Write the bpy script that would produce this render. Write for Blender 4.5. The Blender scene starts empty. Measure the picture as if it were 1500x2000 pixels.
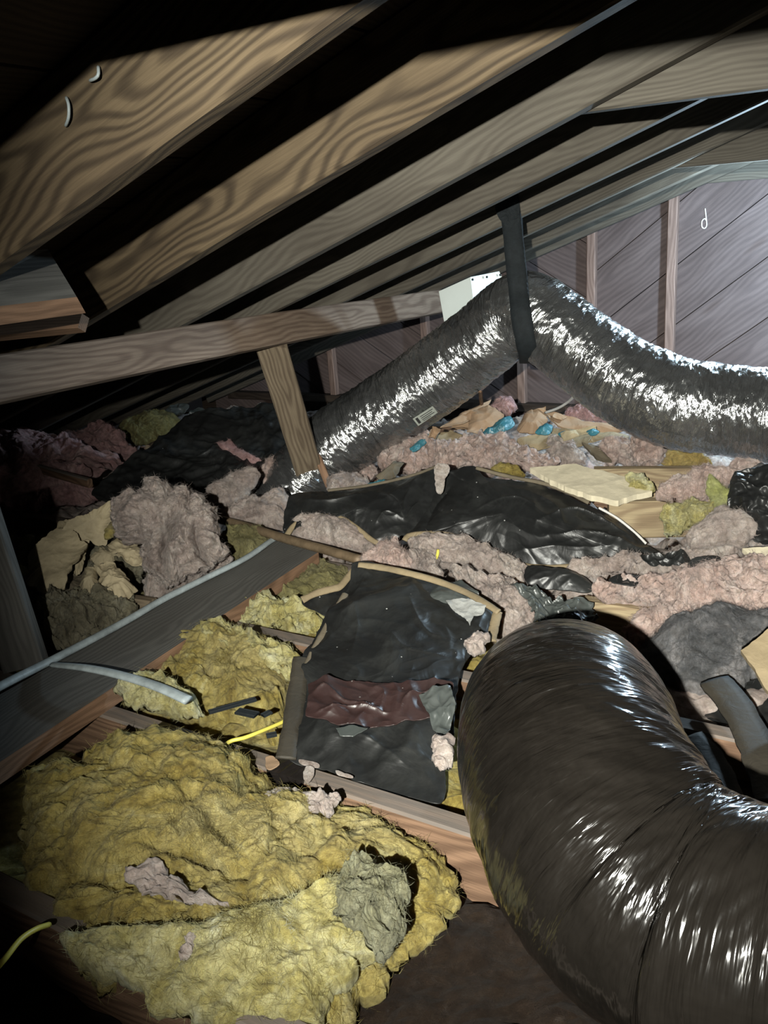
import bpy, math, random
import numpy as np
from mathutils import Matrix, Vector

# ------------------------------------------------------------------ camera frame (calibrated from the rafters and joists)
FPX = 1709.0
PITCH, ROLL, AZ = math.radians(17.7), math.radians(-4.1), math.radians(57.4)
cp, sp = math.cos(PITCH), math.sin(PITCH)
F = np.array([0, cp, -sp]); _U = np.array([0, sp, cp]); _R = np.array([1, 0, 0.])
CR = math.cos(ROLL)*_R + math.sin(ROLL)*_U
CU = -math.sin(ROLL)*_R + math.cos(ROLL)*_U
JV = np.array([-math.sin(AZ), math.cos(AZ), 0])      # down-slope, along rafters and joists
RV = np.array([math.cos(AZ), math.sin(AZ), 0])       # along the ridge, towards the gable wall
ZV = np.array([0, 0, 1.])
TP, H0 = 0.354, 0.369                                # roof slope, height of rafter undersides over the camera
JT = -0.84                                           # top of the ceiling joists
SPC = 0.406

sc = bpy.context.scene
cam_d = bpy.data.cameras.new('camera'); cam = bpy.data.objects.new('camera', cam_d)
sc.collection.objects.link(cam)
cam_d.sensor_fit = 'VERTICAL'; cam_d.sensor_height = 24.0; cam_d.lens = 24.0*FPX/2000.0
cam_d.clip_start = 0.02
M = Matrix((CR, CU, -F)).transposed().to_4x4()
cam.matrix_world = M
sc.camera = cam
sc.view_settings.view_transform = 'Standard'
try: sc.view_settings.look = 'None'
except Exception: pass
sc.view_settings.gamma = 1.0
sc.view_settings.use_curve_mapping = False
sc.view_settings.exposure = 0.35
w = bpy.data.worlds.new('attic_dark'); sc.world = w; w.use_nodes = True
w.node_tree.nodes['Background'].inputs[0].default_value = (0.85, 0.9, 1.0, 1)
w.node_tree.nodes['Background'].inputs[1].default_value = 0.004

def ray(x, y): return F + CR*(x-750)/FPX - CU*(y-1000)/FPX
def hit(x, y, n, d): v = ray(x, y); return v*(d/(v@n))
def at_z(x, y, z): return hit(x, y, ZV, z)
def at_r(x, y, r): return hit(x, y, RV, r)
def at_d(x, y, d): return ray(x, y)*d
def W(r, j, z): return RV*r + JV*j + ZV*z

def lamp(name, kind, loc, aim, energy, color, **kw):
    d = bpy.data.lights.new(name, kind); o = bpy.data.objects.new(name, d); sc.collection.objects.link(o)
    d.energy = energy; d.color = color
    for k, v in kw.items(): setattr(d, k, v)
    o.location = loc
    if aim is not None:
        o.rotation_euler = (Vector(aim)-Vector(loc)).to_track_quat('-Z', 'Y').to_euler()
    return o
# headlamp of the person taking the picture, and a clamp work lamp at the gable wall beyond the right edge
HL = W(-.40, -.05, .127)
lamp('headlamp', 'SPOT', HL, at_d(1120, 985, 2.2), 415, (1.0, 0.99, 0.90), spot_size=math.radians(65), spot_blend=1.0, shadow_soft_size=0.010)
lamp('work_lamp', 'POINT', at_d(1612, 455, 2.66), None, 58, (0.60, 0.82, 1.0), shadow_soft_size=0.04)

# ------------------------------------------------------------------ noise
_rng = np.random.RandomState(7)
_perm = _rng.permutation(256); _perm = np.concatenate([_perm]*3)
_g = _rng.normal(size=(256, 3)); _g /= np.linalg.norm(_g, axis=1)[:, None]
def pn(P):
    P = np.asarray(P, float); I = np.floor(P).astype(int); f = P-I; I &= 255
    u = f*f*f*(f*(f*6-15)+10)
    def c(dx, dy, dz):
        h = _perm[_perm[_perm[I[:, 0]+dx] + I[:, 1]+dy] + I[:, 2]+dz]
        return ((f-np.array([dx, dy, dz]))*_g[h]).sum(1)
    x00 = c(0,0,0)*(1-u[:,0])+c(1,0,0)*u[:,0]; x10 = c(0,1,0)*(1-u[:,0])+c(1,1,0)*u[:,0]
    x01 = c(0,0,1)*(1-u[:,0])+c(1,0,1)*u[:,0]; x11 = c(0,1,1)*(1-u[:,0])+c(1,1,1)*u[:,0]
    y0 = x00*(1-u[:,1])+x10*u[:,1]; y1 = x01*(1-u[:,1])+x11*u[:,1]
    return (y0*(1-u[:,2])+y1*u[:,2])*1.5
def fbm(P, o=3, s=0):
    r = 0; a = 1.
    for i in range(o): r = r + a*pn(P+s*3.7+i*11.3); P = P*2.1; a *= .5
    return r
def billow(P, o=4, s=0, k=.55):
    q = P + .35*np.stack([pn(P*.9+s+5), pn(P*.9+s+27), pn(P*.9+s+71)], 1)
    r = 0; a = 1.
    for i in range(o): r = r + a*np.abs(pn(q+s*3.1+i*9.7)); q = q*2.15; a *= k
    return r
def ridge(P, o=3, s=0):
    q = P + .5*np.stack([pn(P*.7+s+5), pn(P*.7+s+27), pn(P*.7+s+71)], 1)
    r = 0; a = 1.
    for i in range(o): r = r + a*(1-np.minimum(1, 2.2*np.abs(pn(q+s*3.1+i*9.7)))); q = q*2.1; a *= .5
    return r

# ------------------------------------------------------------------ materials
def mat(name):
    m = bpy.data.materials.new(name); m.use_nodes = True
    nt = m.node_tree; b = nt.nodes['Principled BSDF']
    return m, nt, nt.nodes, nt.links, b
def ramp(nt, stops):
    r = nt.nodes.new('ShaderNodeValToRGB'); e = r.color_ramp.elements
    while len(e) < len(stops): e.new(.5)
    for k, (p, c) in enumerate(stops): e[k].position = p; e[k].color = (*c, 1)
    return r
def tex_vec(nt, scale=(1, 1, 1), rand=3.0):
    tc = nt.nodes.new('ShaderNodeTexCoord'); oi = nt.nodes.new('ShaderNodeObjectInfo')
    mu = nt.nodes.new('ShaderNodeMath'); mu.operation = 'MULTIPLY'; mu.inputs[1].default_value = rand
    nt.links.new(oi.outputs['Random'], mu.inputs[0])
    ad = nt.nodes.new('ShaderNodeVectorMath'); ad.operation = 'ADD'
    cx = nt.nodes.new('ShaderNodeCombineXYZ'); nt.links.new(mu.outputs[0], cx.inputs[0])
    nt.links.new(tc.outputs['Object'], ad.inputs[0]); nt.links.new(cx.outputs[0], ad.inputs[1])
    mp = nt.nodes.new('ShaderNodeMapping'); mp.inputs['Scale'].default_value = scale
    nt.links.new(ad.outputs[0], mp.inputs[0])
    return mp.outputs[0]
def noise(nt, vec, scale, detail=4, rough=.6, dist=0):
    n = nt.nodes.new('ShaderNodeTexNoise'); n.inputs['Scale'].default_value = scale
    n.inputs['Detail'].default_value = detail; n.inputs['Roughness'].default_value = rough; n.inputs['Distortion'].default_value = dist
    nt.links.new(vec, n.inputs['Vector']); return n.outputs['Fac']
def mix(nt, f, a, b, mode='MIX'):
    m = nt.nodes.new('ShaderNodeMix'); m.data_type = 'RGBA'; m.blend_type = mode
    for s, v in ((m.inputs[0], f), (m.inputs[6], a), (m.inputs[7], b)):
        if isinstance(v, (int, float)): s.default_value = v
        elif isinstance(v, tuple): s.default_value = (*v, 1)
        else: nt.links.new(v, s)
    return m.outputs[2]
def bump(nt, h, dist, strength=1.0, normal=None):
    b = nt.nodes.new('ShaderNodeBump'); b.inputs['Distance'].default_value = dist; b.inputs['Strength'].default_value = strength
    nt.links.new(h, b.inputs['Height'])
    if normal is not None: nt.links.new(normal, b.inputs['Normal'])
    return b.outputs[0]

def wood(name, light, dark, scale=1.0, contrast=1.0, stain=(0.5, 0.5, 0.5), rough=.75, grey=0.0, dusty=False):
    m, nt, N, L, b = mat(name)
    v = tex_vec(nt, (1, 1, 1), 9)
    nz = nt.nodes.new('ShaderNodeTexNoise'); nz.inputs['Scale'].default_value = 1.0; nz.inputs['Detail'].default_value = 2; nz.inputs['Roughness'].default_value = .4
    mpn = nt.nodes.new('ShaderNodeMapping'); mpn.inputs['Scale'].default_value = (2.6, 7, 7); L.new(v, mpn.inputs[0]); L.new(mpn.outputs[0], nz.inputs['Vector'])
    flat_ = nt.nodes.new('ShaderNodeVectorMath'); flat_.operation = 'MULTIPLY'; flat_.inputs[1].default_value = (0, 1, 1); L.new(v, flat_.inputs[0])
    sm = nt.nodes.new('ShaderNodeVectorMath'); sm.operation = 'MULTIPLY_ADD'
    sm.inputs[1].default_value = (0, .11, .15); L.new(nz.outputs['Color'], sm.inputs[0]); L.new(flat_.outputs[0], sm.inputs[2])
    off = nt.nodes.new('ShaderNodeVectorMath'); off.operation = 'ADD'; off.inputs[1].default_value = (0, -.025, -.085)
    L.new(sm.outputs[0], off.inputs[0])
    wv = nt.nodes.new('ShaderNodeTexWave'); wv.wave_type = 'RINGS'; wv.rings_direction = 'X'
    wv.inputs['Scale'].default_value = 22*scale; wv.inputs['Distortion'].default_value = 1.0; wv.inputs['Detail'].default_value = 2
    wv.inputs['Detail Scale'].default_value = 1.5
    L.new(off.outputs[0], wv.inputs['Vector'])
    r = ramp(nt, [(0.0, tuple(.7*d+.3*l for d, l in zip(dark, light))), (0.3, tuple(.45*d+.55*l for d, l in zip(dark, light))), (0.7, light), (1.0, tuple(min(1, 1.06*l) for l in light))])
    L.new(wv.outputs['Fac'], r.inputs[0])
    fine = noise(nt, tex_vec(nt, (2.0, 60, 60), 5), 6, 4)
    rf = ramp(nt, [(.3, (.72, .72, .72)), (.7, (1.1, 1.1, 1.1))]); L.new(fine, rf.inputs[0])
    c = mix(nt, .8*contrast, r.outputs[0], rf.outputs[0], 'MULTIPLY')
    st = noise(nt, tex_vec(nt, (1.2, 5, 5), 5), 2.2, 4)
    rs = ramp(nt, [(.3, (.5, .47, .46)), (.65, (1, 1, 1))]); L.new(st, rs.inputs[0])
    c = mix(nt, .75, c, rs.outputs[0], 'MULTIPLY')
    if grey: c = mix(nt, grey, c, tuple(stain))
    if dusty:
        ge = nt.nodes.new('ShaderNodeNewGeometry'); sx = nt.nodes.new('ShaderNodeSeparateXYZ'); L.new(ge.outputs['True Normal'], sx.inputs[0])
        gt = nt.nodes.new('ShaderNodeMath'); gt.operation = 'GREATER_THAN'; gt.inputs[1].default_value = .7; L.new(sx.outputs[2], gt.inputs[0])
        ml = nt.nodes.new('ShaderNodeMath'); ml.operation = 'MULTIPLY'; ml.inputs[1].default_value = .62; L.new(gt.outputs[0], ml.inputs[0])
        c = mix(nt, ml.outputs[0], c, (.15, .145, .135))
    vo = nt.nodes.new('ShaderNodeTexVoronoi'); vo.inputs['Scale'].default_value = 1.0
    L.new(tex_vec(nt, (1.5, 6, 6), 17), vo.inputs['Vector'])
    rk = ramp(nt, [(0.0, (.12, .08, .05)), (.10, (.3, .2, .13)), (.17, (1, 1, 1))]); L.new(vo.outputs['Distance'], rk.inputs[0])
    c = mix(nt, .8, c, rk.outputs[0], 'MULTIPLY')
    L.new(c, b.inputs['Base Color']); b.inputs['Roughness'].default_value = rough
    b.inputs['Specular IOR Level'].default_value = .25
    L.new(bump(nt, fine, .0015, .5), b.inputs['Normal'])
    return m

def fluff(name, cols, dirt=(.25, .22, .2), dirt_amt=.35, s=1.0, blot=None):
    m, nt, N, L, b = mat(name)
    v = tex_vec(nt, (1, 1, 1), 9)
    n1 = noise(nt, v, 7*s, 7, .68, 2.2)
    r = ramp(nt, [(.3+.4*k/(len(cols)-1), c) for k, c in enumerate(cols)]); L.new(n1, r.inputs[0])
    c = r.outputs[0]
    if blot:
        nb = noise(nt, v, 5.5, 3, .5, 1.0); rb = ramp(nt, [(.5, (0, 0, 0)), (.72, (.8, .8, .8))]); L.new(nb, rb.inputs[0])
        c = mix(nt, rb.outputs[0], c, blot)
    n2 = noise(nt, v, 70*s, 5, .7); rr = ramp(nt, [(.35, (.55, .53, .50)), (.58, (1.05, 1.05, 1.05))]); L.new(n2, rr.inputs[0])
    c = mix(nt, .8, c, rr.outputs[0], 'MULTIPLY')
    n3 = noise(nt, v, 3.0*s, 5, .7, .4); rd = ramp(nt, [(.5, (0, 0, 0)), (.72, (1, 1, 1))]); L.new(n3, rd.inputs[0])
    mm = nt.nodes.new('ShaderNodeMath'); mm.operation = 'MULTIPLY'; mm.inputs[1].default_value = dirt_amt; L.new(rd.outputs[0], mm.inputs[0])
    c = mix(nt, mm.outputs[0], c, dirt)
    L.new(c, b.inputs['Base Color']); b.inputs['Roughness'].default_value = 1.0; b.inputs['Specular IOR Level'].default_value = .08
    b.inputs['Sheen Weight'].default_value = .1
    b.inputs['Subsurface Weight'].default_value = .35; b.inputs['Subsurface Scale'].default_value = .012; b.inputs['Subsurface Radius'].default_value = (1, .8, .6)
    nf = noise(nt, tex_vec(nt, (1, 1, 1), 9), 150, 6, .8, 2.0)
    nw = noise(nt, tex_vec(nt, (1, 1, 1), 9), 30, 6, .78, 2.5)
    L.new(bump(nt, nf, .006, 1, bump(nt, nw, .02, 1)), b.inputs['Normal'])
    return m

def plain(name, col, rough=.5, metal=0., var=.25, scale=14, bmp=.002, spec=.5, bscale=40, stretch=(1, 1, 1)):
    m, nt, N, L, b = mat(name)
    v = tex_vec(nt, stretch, 7)
    n = noise(nt, v, scale, 5, .65); r = ramp(nt, [(.3, tuple(c*(1-var) for c in col)), (.7, tuple(min(1, c*(1+var)) for c in col))])
    L.new(n, r.inputs[0]); L.new(r.outputs[0], b.inputs['Base Color'])
    b.inputs['Roughness'].default_value = rough; b.inputs['Metallic'].default_value = metal
    b.inputs['Specular IOR Level'].default_value = spec
    if bmp: L.new(bump(nt, noise(nt, v, bscale, 5, .6, .8), bmp), b.inputs['Normal'])
    return m

def plastic(name, col, rough=.38, dust=.35, dustcol=(.16, .17, .17)):
    m, nt, N, L, b = mat(name)
    v = tex_vec(nt, (1, 1, 1), 7)
    n = noise(nt, v, 5, 7, .75, .8); rd = ramp(nt, [(.45, (0, 0, 0)), (.8, (1, 1, 1))]); L.new(n, rd.inputs[0])
    mm = nt.nodes.new('ShaderNodeMath'); mm.operation = 'MULTIPLY'; mm.inputs[1].default_value = dust; L.new(rd.outputs[0], mm.inputs[0])
    sp_ = nt.nodes.new('ShaderNodeTexVoronoi'); sp_.inputs['Scale'].default_value = 34; L.new(v, sp_.inputs['Vector'])
    rs = ramp(nt, [(.045, (1, 1, 1)), (.07, (0, 0, 0))]); L.new(sp_.outputs['Distance'], rs.inputs[0])
    gate = noise(nt, v, 3.5, 2); rg = ramp(nt, [(.52, (0, 0, 0)), (.6, (.8, .8, .8))]); L.new(gate, rg.inputs[0])
    c = mix(nt, mm.outputs[0], col, dustcol)
    spk = mix(nt, 1.0, rs.outputs[0], rg.outputs[0], 'MULTIPLY')
    c = mix(nt, spk, c, (.6, .6, .58))
    L.new(c, b.inputs['Base Color']); b.inputs['Roughness'].default_value = rough
    b.inputs['Specular IOR Level'].default_value = .45
    n2 = noise(nt, v, 9, 4, .5, 1.2)
    L.new(bump(nt, n2, .007, .5), b.inputs['Normal'])
    return m

def foil(name, col, rough, metal, wr_scale, wr_dist, body=(.1, .1, .1), bodyfac=0.0, coat=0.0, stretch=.28, fine=.35):
    # duct jacket: UV u = metres along the duct, v = metres around it
    m, nt, N, L, b = mat(name)
    uv = nt.nodes.new('ShaderNodeTexCoord')
    mp = nt.nodes.new('ShaderNodeMapping'); mp.inputs['Scale'].default_value = (1, stretch, 1); mp.inputs['Rotation'].default_value = (0, 0, .12)
    L.new(uv.outputs['UV'], mp.inputs[0])
    n1 = noise(nt, mp.outputs[0], wr_scale, 5, .6, .9)
    n2 = noise(nt, mp.outputs[0], wr_scale*3.1, 4, .6, .6)
    nm = bump(nt, n2, wr_dist*fine, 1, bump(nt, n1, wr_dist, 1))
    L.new(nm, b.inputs['Normal'])
    nv = noise(nt, uv.outputs['UV'], 7, 5, .7, .5); r = ramp(nt, [(.35, tuple(c*.7 for c in col)), (.65, tuple(min(1, c*1.15) for c in col))]); L.new(nv, r.inputs[0])
    L.new(r.outputs[0], b.inputs['Base Color'])
    b.inputs['Roughness'].default_value = rough; b.inputs['Metallic'].default_value = metal
    b.inputs['Coat Weight'].default_value = coat; b.inputs['Coat Roughness'].default_value = .12
    return m

M_rafter = wood('rafter_pine', (.118, .087, .052), (.026, .018, .012), 1.35)
M_rafter2 = wood('rafter_pine_greyed', (.108, .097, .078), (.076, .066, .053), 1.3, .6)
M_joist = wood('joist_pine', (.22, .135, .085), (.10, .058, .036), 1.3, dusty=True)
M_timber = wood('loose_pine', (.34, .27, .165), (.2, .14, .085), 1.3)
M_greywood = wood('weathered_grey_board', (.13, .125, .115), (.065, .062, .057), 1.4, 1, (.10, .10, .092), .85, .35)
M_edgewood = wood('sawn_orange_edge', (.26, .155, .095), (.17, .10, .06), 1.5)
M_purlin = wood('purlin_spruce', (.24, .18, .135), (.14, .095, .07), .9)
M_post = wood('post_spruce', (.22, .175, .12), (.11, .08, .055), 1.0)
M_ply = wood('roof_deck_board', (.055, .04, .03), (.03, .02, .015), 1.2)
M_gable = wood('gable_board', (.135, .105, .102), (.10, .078, .077), .8, .5)
M_stud = wood('gable_stud', (.27, .19, .16), (.18, .12, .1), 1.0)
M_yellow = fluff('yellow_glass_wool', [(.20, .145, .04), (.42, .325, .085), (.58, .48, .165), (.70, .64, .34)], (.28, .23, .12), .3, blot=(.62, .54, .27))
M_yellow2 = fluff('pale_yellow_glass_wool', [(.36, .29, .09), (.58, .51, .19), (.74, .69, .36), (.78, .77, .54)], (.25, .22, .12), .2)
M_creamwool = fluff('dusty_cream_wool', [(.16, .14, .09), (.34, .31, .21), (.52, .49, .37)], (.14, .12, .09), .4)
M_tornpaper = plain('pale_torn_paper', (.24, .245, .235), .8, 0, .3, 20, .003)
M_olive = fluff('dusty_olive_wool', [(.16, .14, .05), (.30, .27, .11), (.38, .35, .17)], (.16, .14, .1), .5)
M_pink = fluff('pink_glass_wool', [(.50, .33, .28), (.76, .56, .49), (.86, .68, .61), (.90, .78, .71)], (.36, .30, .27), .25)
M_pinkgrey = fluff('dusty_pink_glass_wool', [(.36, .28, .25), (.60, .49, .44), (.70, .60, .54), (.78, .70, .64)], (.28, .24, .22), .4)
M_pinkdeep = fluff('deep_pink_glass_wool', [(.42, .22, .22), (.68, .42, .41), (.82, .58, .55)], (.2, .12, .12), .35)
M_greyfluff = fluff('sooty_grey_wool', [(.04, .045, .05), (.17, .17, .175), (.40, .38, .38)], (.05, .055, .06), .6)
M_orangefluff = fluff('amber_glass_wool', [(.40, .27, .08), (.62, .46, .16), (.70, .56, .25)], (.3, .2, .1), .2)
M_shadefill = fluff('brown_shade_fill', [(.018, .011, .007), (.035, .022, .014), (.05, .032, .02)], (.012, .008, .006), .4)  # near-black browns put the foreground shadow into the colour of the fill
M_black = plastic('black_vapour_barrier', (.011, .0115, .0115), .40, .5, (.055, .058, .055))
M_brownblack = plastic('maroon_black_facing', (.028, .015, .014), .4, .3, (.07, .06, .06))
M_greyplastic = plastic('grey_green_film', (.045, .052, .049), .32, .4, (.12, .125, .12))
M_kraft = plain('kraft_paper', (.20, .155, .09), .8, 0, .3, 10, .002)
M_kraftdark = plain('dark_kraft_facing', (.032, .027, .019), .7, 0, .3, 10, .002)  # on the kraft curls this tone holds the shade beside the duct
M_kraftdull = plain('dull_kraft_paper', (.11, .09, .06), .85, 0, .35, 10, .002)
M_card = plain('cardboard', (.27, .18, .11), .85, 0, .25, 8, .001)
M_paper = plain('torn_cream_paper', (.36, .30, .19), .8, 0, .25, 12, .003)
M_gyp = plain('fibreboard_cream', (.58, .52, .38), .85, 0, .12, 30, .001)
M_teal = plain('teal_plastic', (.035, .15, .19), .35, 0, .35, 9, .006)
M_white = plain('white_sheet_metal', (.62, .68, .66), .45, .0, .05, 8, .0)
M_conduit = plain('grey_white_tubing', (.30, .345, .355), .5, 0, .4, 18, .001)
M_brownpipe = plain('dusty_brown_pipe', (.14, .10, .06), .6, .2, .35, 30, .001)
M_wire = plain('yellow_cable', (.62, .55, .10), .45, 0, .12, 20, 0)
M_whitewire = plain('white_string', (.6, .58, .55), .7, 0, .1, 20, 0)
M_dark = plain('black_webbing', (.010, .013, .015), .8, 0, .25, 60, .001, .25, 220)
M_screw = plain('dark_screw', (.03, .03, .03), .5, .5, .1, 20, 0)
M_foil = foil('silver_duct_foil', (.50, .51, .51), .2, .93, 24, .016, stretch=.2)
M_film = foil('smoky_duct_film', (.007, .006, .005), .17, .0, 12, .018, coat=.2, stretch=.12, fine=.3)
M_label = plain('aged_label', (.35, .37, .33), .6, 0, .2, 30, .001)
M_ink = plain('label_ink', (.03, .03, .03), .6, 0, .1, 30, 0)
M_drywall = plain('ceiling_board_back', (.10, .085, .07), .9, 0, .3, 8, .001)
M_tape = plain('black_tape', (.012, .010, .009), .35, 0, .3, 20, .001)

# ------------------------------------------------------------------ object helpers
def tag(o, label=None, cat=None, group=None, kind=None):
    if label: o['label'] = label
    if cat: o['category'] = cat
    if group: o['group'] = group
    if kind: o['kind'] = kind
    return o
def link(name, me, parent=None, mw=None):
    o = bpy.data.objects.new(name, me); sc.collection.objects.link(o)
    if mw is not None: o.matrix_world = mw
    if parent is not None:
        o.parent = parent; o.matrix_parent_inverse = parent.matrix_world.inverted()
    return o
def mesh(name, V, faces, m, parent=None, origin=None, smooth=True, axes=None, uv=None):
    """V in world metres; faces: list of index lists or an (n,4) array. The object's origin is put on the thing itself."""
    V = np.asarray(V, float)
    if origin is None: origin = np.array([V[:, 0].mean(), V[:, 1].mean(), V[:, 2].min()])
    A = np.eye(3) if axes is None else np.array(axes)       # rows = local axes in world
    Lc = (V-origin)@A.T
    me = bpy.data.meshes.new(name)
    if isinstance(faces, np.ndarray):
        n = len(faces); k = faces.shape[1]
        me.vertices.add(len(Lc)); me.vertices.foreach_set('co', Lc.astype(np.float32).ravel())
        me.loops.add(n*k); me.loops.foreach_set('vertex_index', faces.astype(np.int32).ravel())
        me.polygons.add(n); me.polygons.foreach_set('loop_start', (np.arange(n)*k).astype(np.int32))
        me.update(calc_edges=True)
    else:
        me.from_pydata(Lc.tolist(), [], [list(map(int, f)) for f in faces]); me.update()
    if uv is not None:
        ul = me.uv_layers.new(name='UVMap'); idx = np.zeros(len(me.loops), np.int32); me.loops.foreach_get('vertex_index', idx)
        ul.data.foreach_set('uv', uv[idx].astype(np.float32).ravel())
    me.validate()
    me.materials.append(m)
    me.polygons.foreach_set('use_smooth', [bool(smooth)]*len(me.polygons))
    mw = Matrix(A.T.tolist()).to_4x4(); mw.translation = Vector(origin)
    return link(name, me, parent, mw)
def empty(name, loc):
    o = bpy.data.objects.new(name, None); sc.collection.objects.link(o); o.location = loc
    o.empty_display_size = .05
    o.matrix_world = Matrix.Translation(Vector(loc))
    return o
def unit(v): v = np.asarray(v, float); return v/np.linalg.norm(v)

def beam(name, P0, P1, wdir, width, thick, m, parent=None, cut0=0., cut1=0., seed=0, warp=.002, ch=.004):
    """lumber: P0-P1 runs along the MIDDLE; wdir = direction of the broad dimension; cut = skew of the ends along width"""
    P0, P1 = np.asarray(P0, float), np.asarray(P1, float)
    X = unit(P1-P0); Z = unit(wdir-(wdir@X)*X); Y = np.cross(Z, X); L = np.linalg.norm(P1-P0)
    a, b = thick/2, width/2; c = ch
    prof = [(-a, -b+c), (-a+c, -b), (a-c, -b), (a, -b+c), (a, b-c), (a-c, b), (-a+c, b), (-a, b-c)]
    n = max(2, int(L/.12)+1); V = []
    for i in range(n+1):
        t = i/n
        o = np.array([.0, warp*math.sin(3.1*t*L+seed), warp*math.sin(2.3*t*L+1.7*seed)])
        for (y, z) in prof:
            x = t*L + (cut0*(z/b)*(1-t) + cut1*(z/b)*t)
            V.append(P0+X*x+Y*(y+o[1])+Z*(z+o[2]))
    fs = []
    for i in range(n):
        for k in range(8): fs.append([i*8+k, i*8+(k+1) % 8, (i+1)*8+(k+1) % 8, (i+1)*8+k])
    fs.append(list(range(7, -1, -1))); fs.append([n*8+k for k in range(8)])
    return mesh(name, V, fs, m, parent, origin=(P0+P1)/2, smooth=False, axes=(X, Y, Z))

def catmull(P, n, closed=False):
    P = np.asarray(P, float)
    Q = np.vstack([P[-1], P, P[0], P[1]]) if closed else np.vstack([2*P[0]-P[1], P, 2*P[-1]-P[-2]])
    segs = len(P) if closed else len(P)-1; out = []
    for i in range(segs):
        p0, p1, p2, p3 = Q[i], Q[i+1], Q[i+2], Q[i+3]
        for t in np.linspace(0, 1, 12, endpoint=False):
            out.append(.5*((2*p1)+(-p0+p2)*t+(2*p0-5*p1+4*p2-p3)*t*t+(-p0+3*p1-3*p2+p3)*t**3))
    if not closed: out.append(P[-1])
    out = np.array(out)
    if closed: out = np.vstack([out, out[0]])
    d = np.concatenate([[0], np.cumsum(np.linalg.norm(np.diff(out, axis=0), axis=1))])
    s = np.linspace(0, d[-1], n, endpoint=not closed)
    return np.stack([np.interp(s, d, out[:, k]) for k in range(out.shape[1])], 1)
def polyline(P, n):
    P = np.asarray(P, float); P = np.vstack([P, P[0]])
    d = np.concatenate([[0], np.cumsum(np.linalg.norm(np.diff(P, axis=0), axis=1))])
    s = np.linspace(0, d[-1], n, endpoint=False)
    return np.stack([np.interp(s, d, P[:, k]) for k in range(P.shape[1])], 1)

def tilt_plane(px, py, z, tilt=0., side=0.):
    """a real plane through the point seen at (px,py) at height z, leaning towards the viewer by tilt degrees"""
    A = at_z(px, py, z); v = unit(np.array([-A[0], -A[1], 0])); s = np.cross(ZV, v)
    n = unit(ZV*math.cos(math.radians(tilt)) + v*math.sin(math.radians(tilt)) + s*math.tan(math.radians(side)))
    return (A, n)
def on_plane(x, y, pl, lift=0.): return hit(x, y, pl[1], pl[0]@pl[1]+lift)

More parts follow.
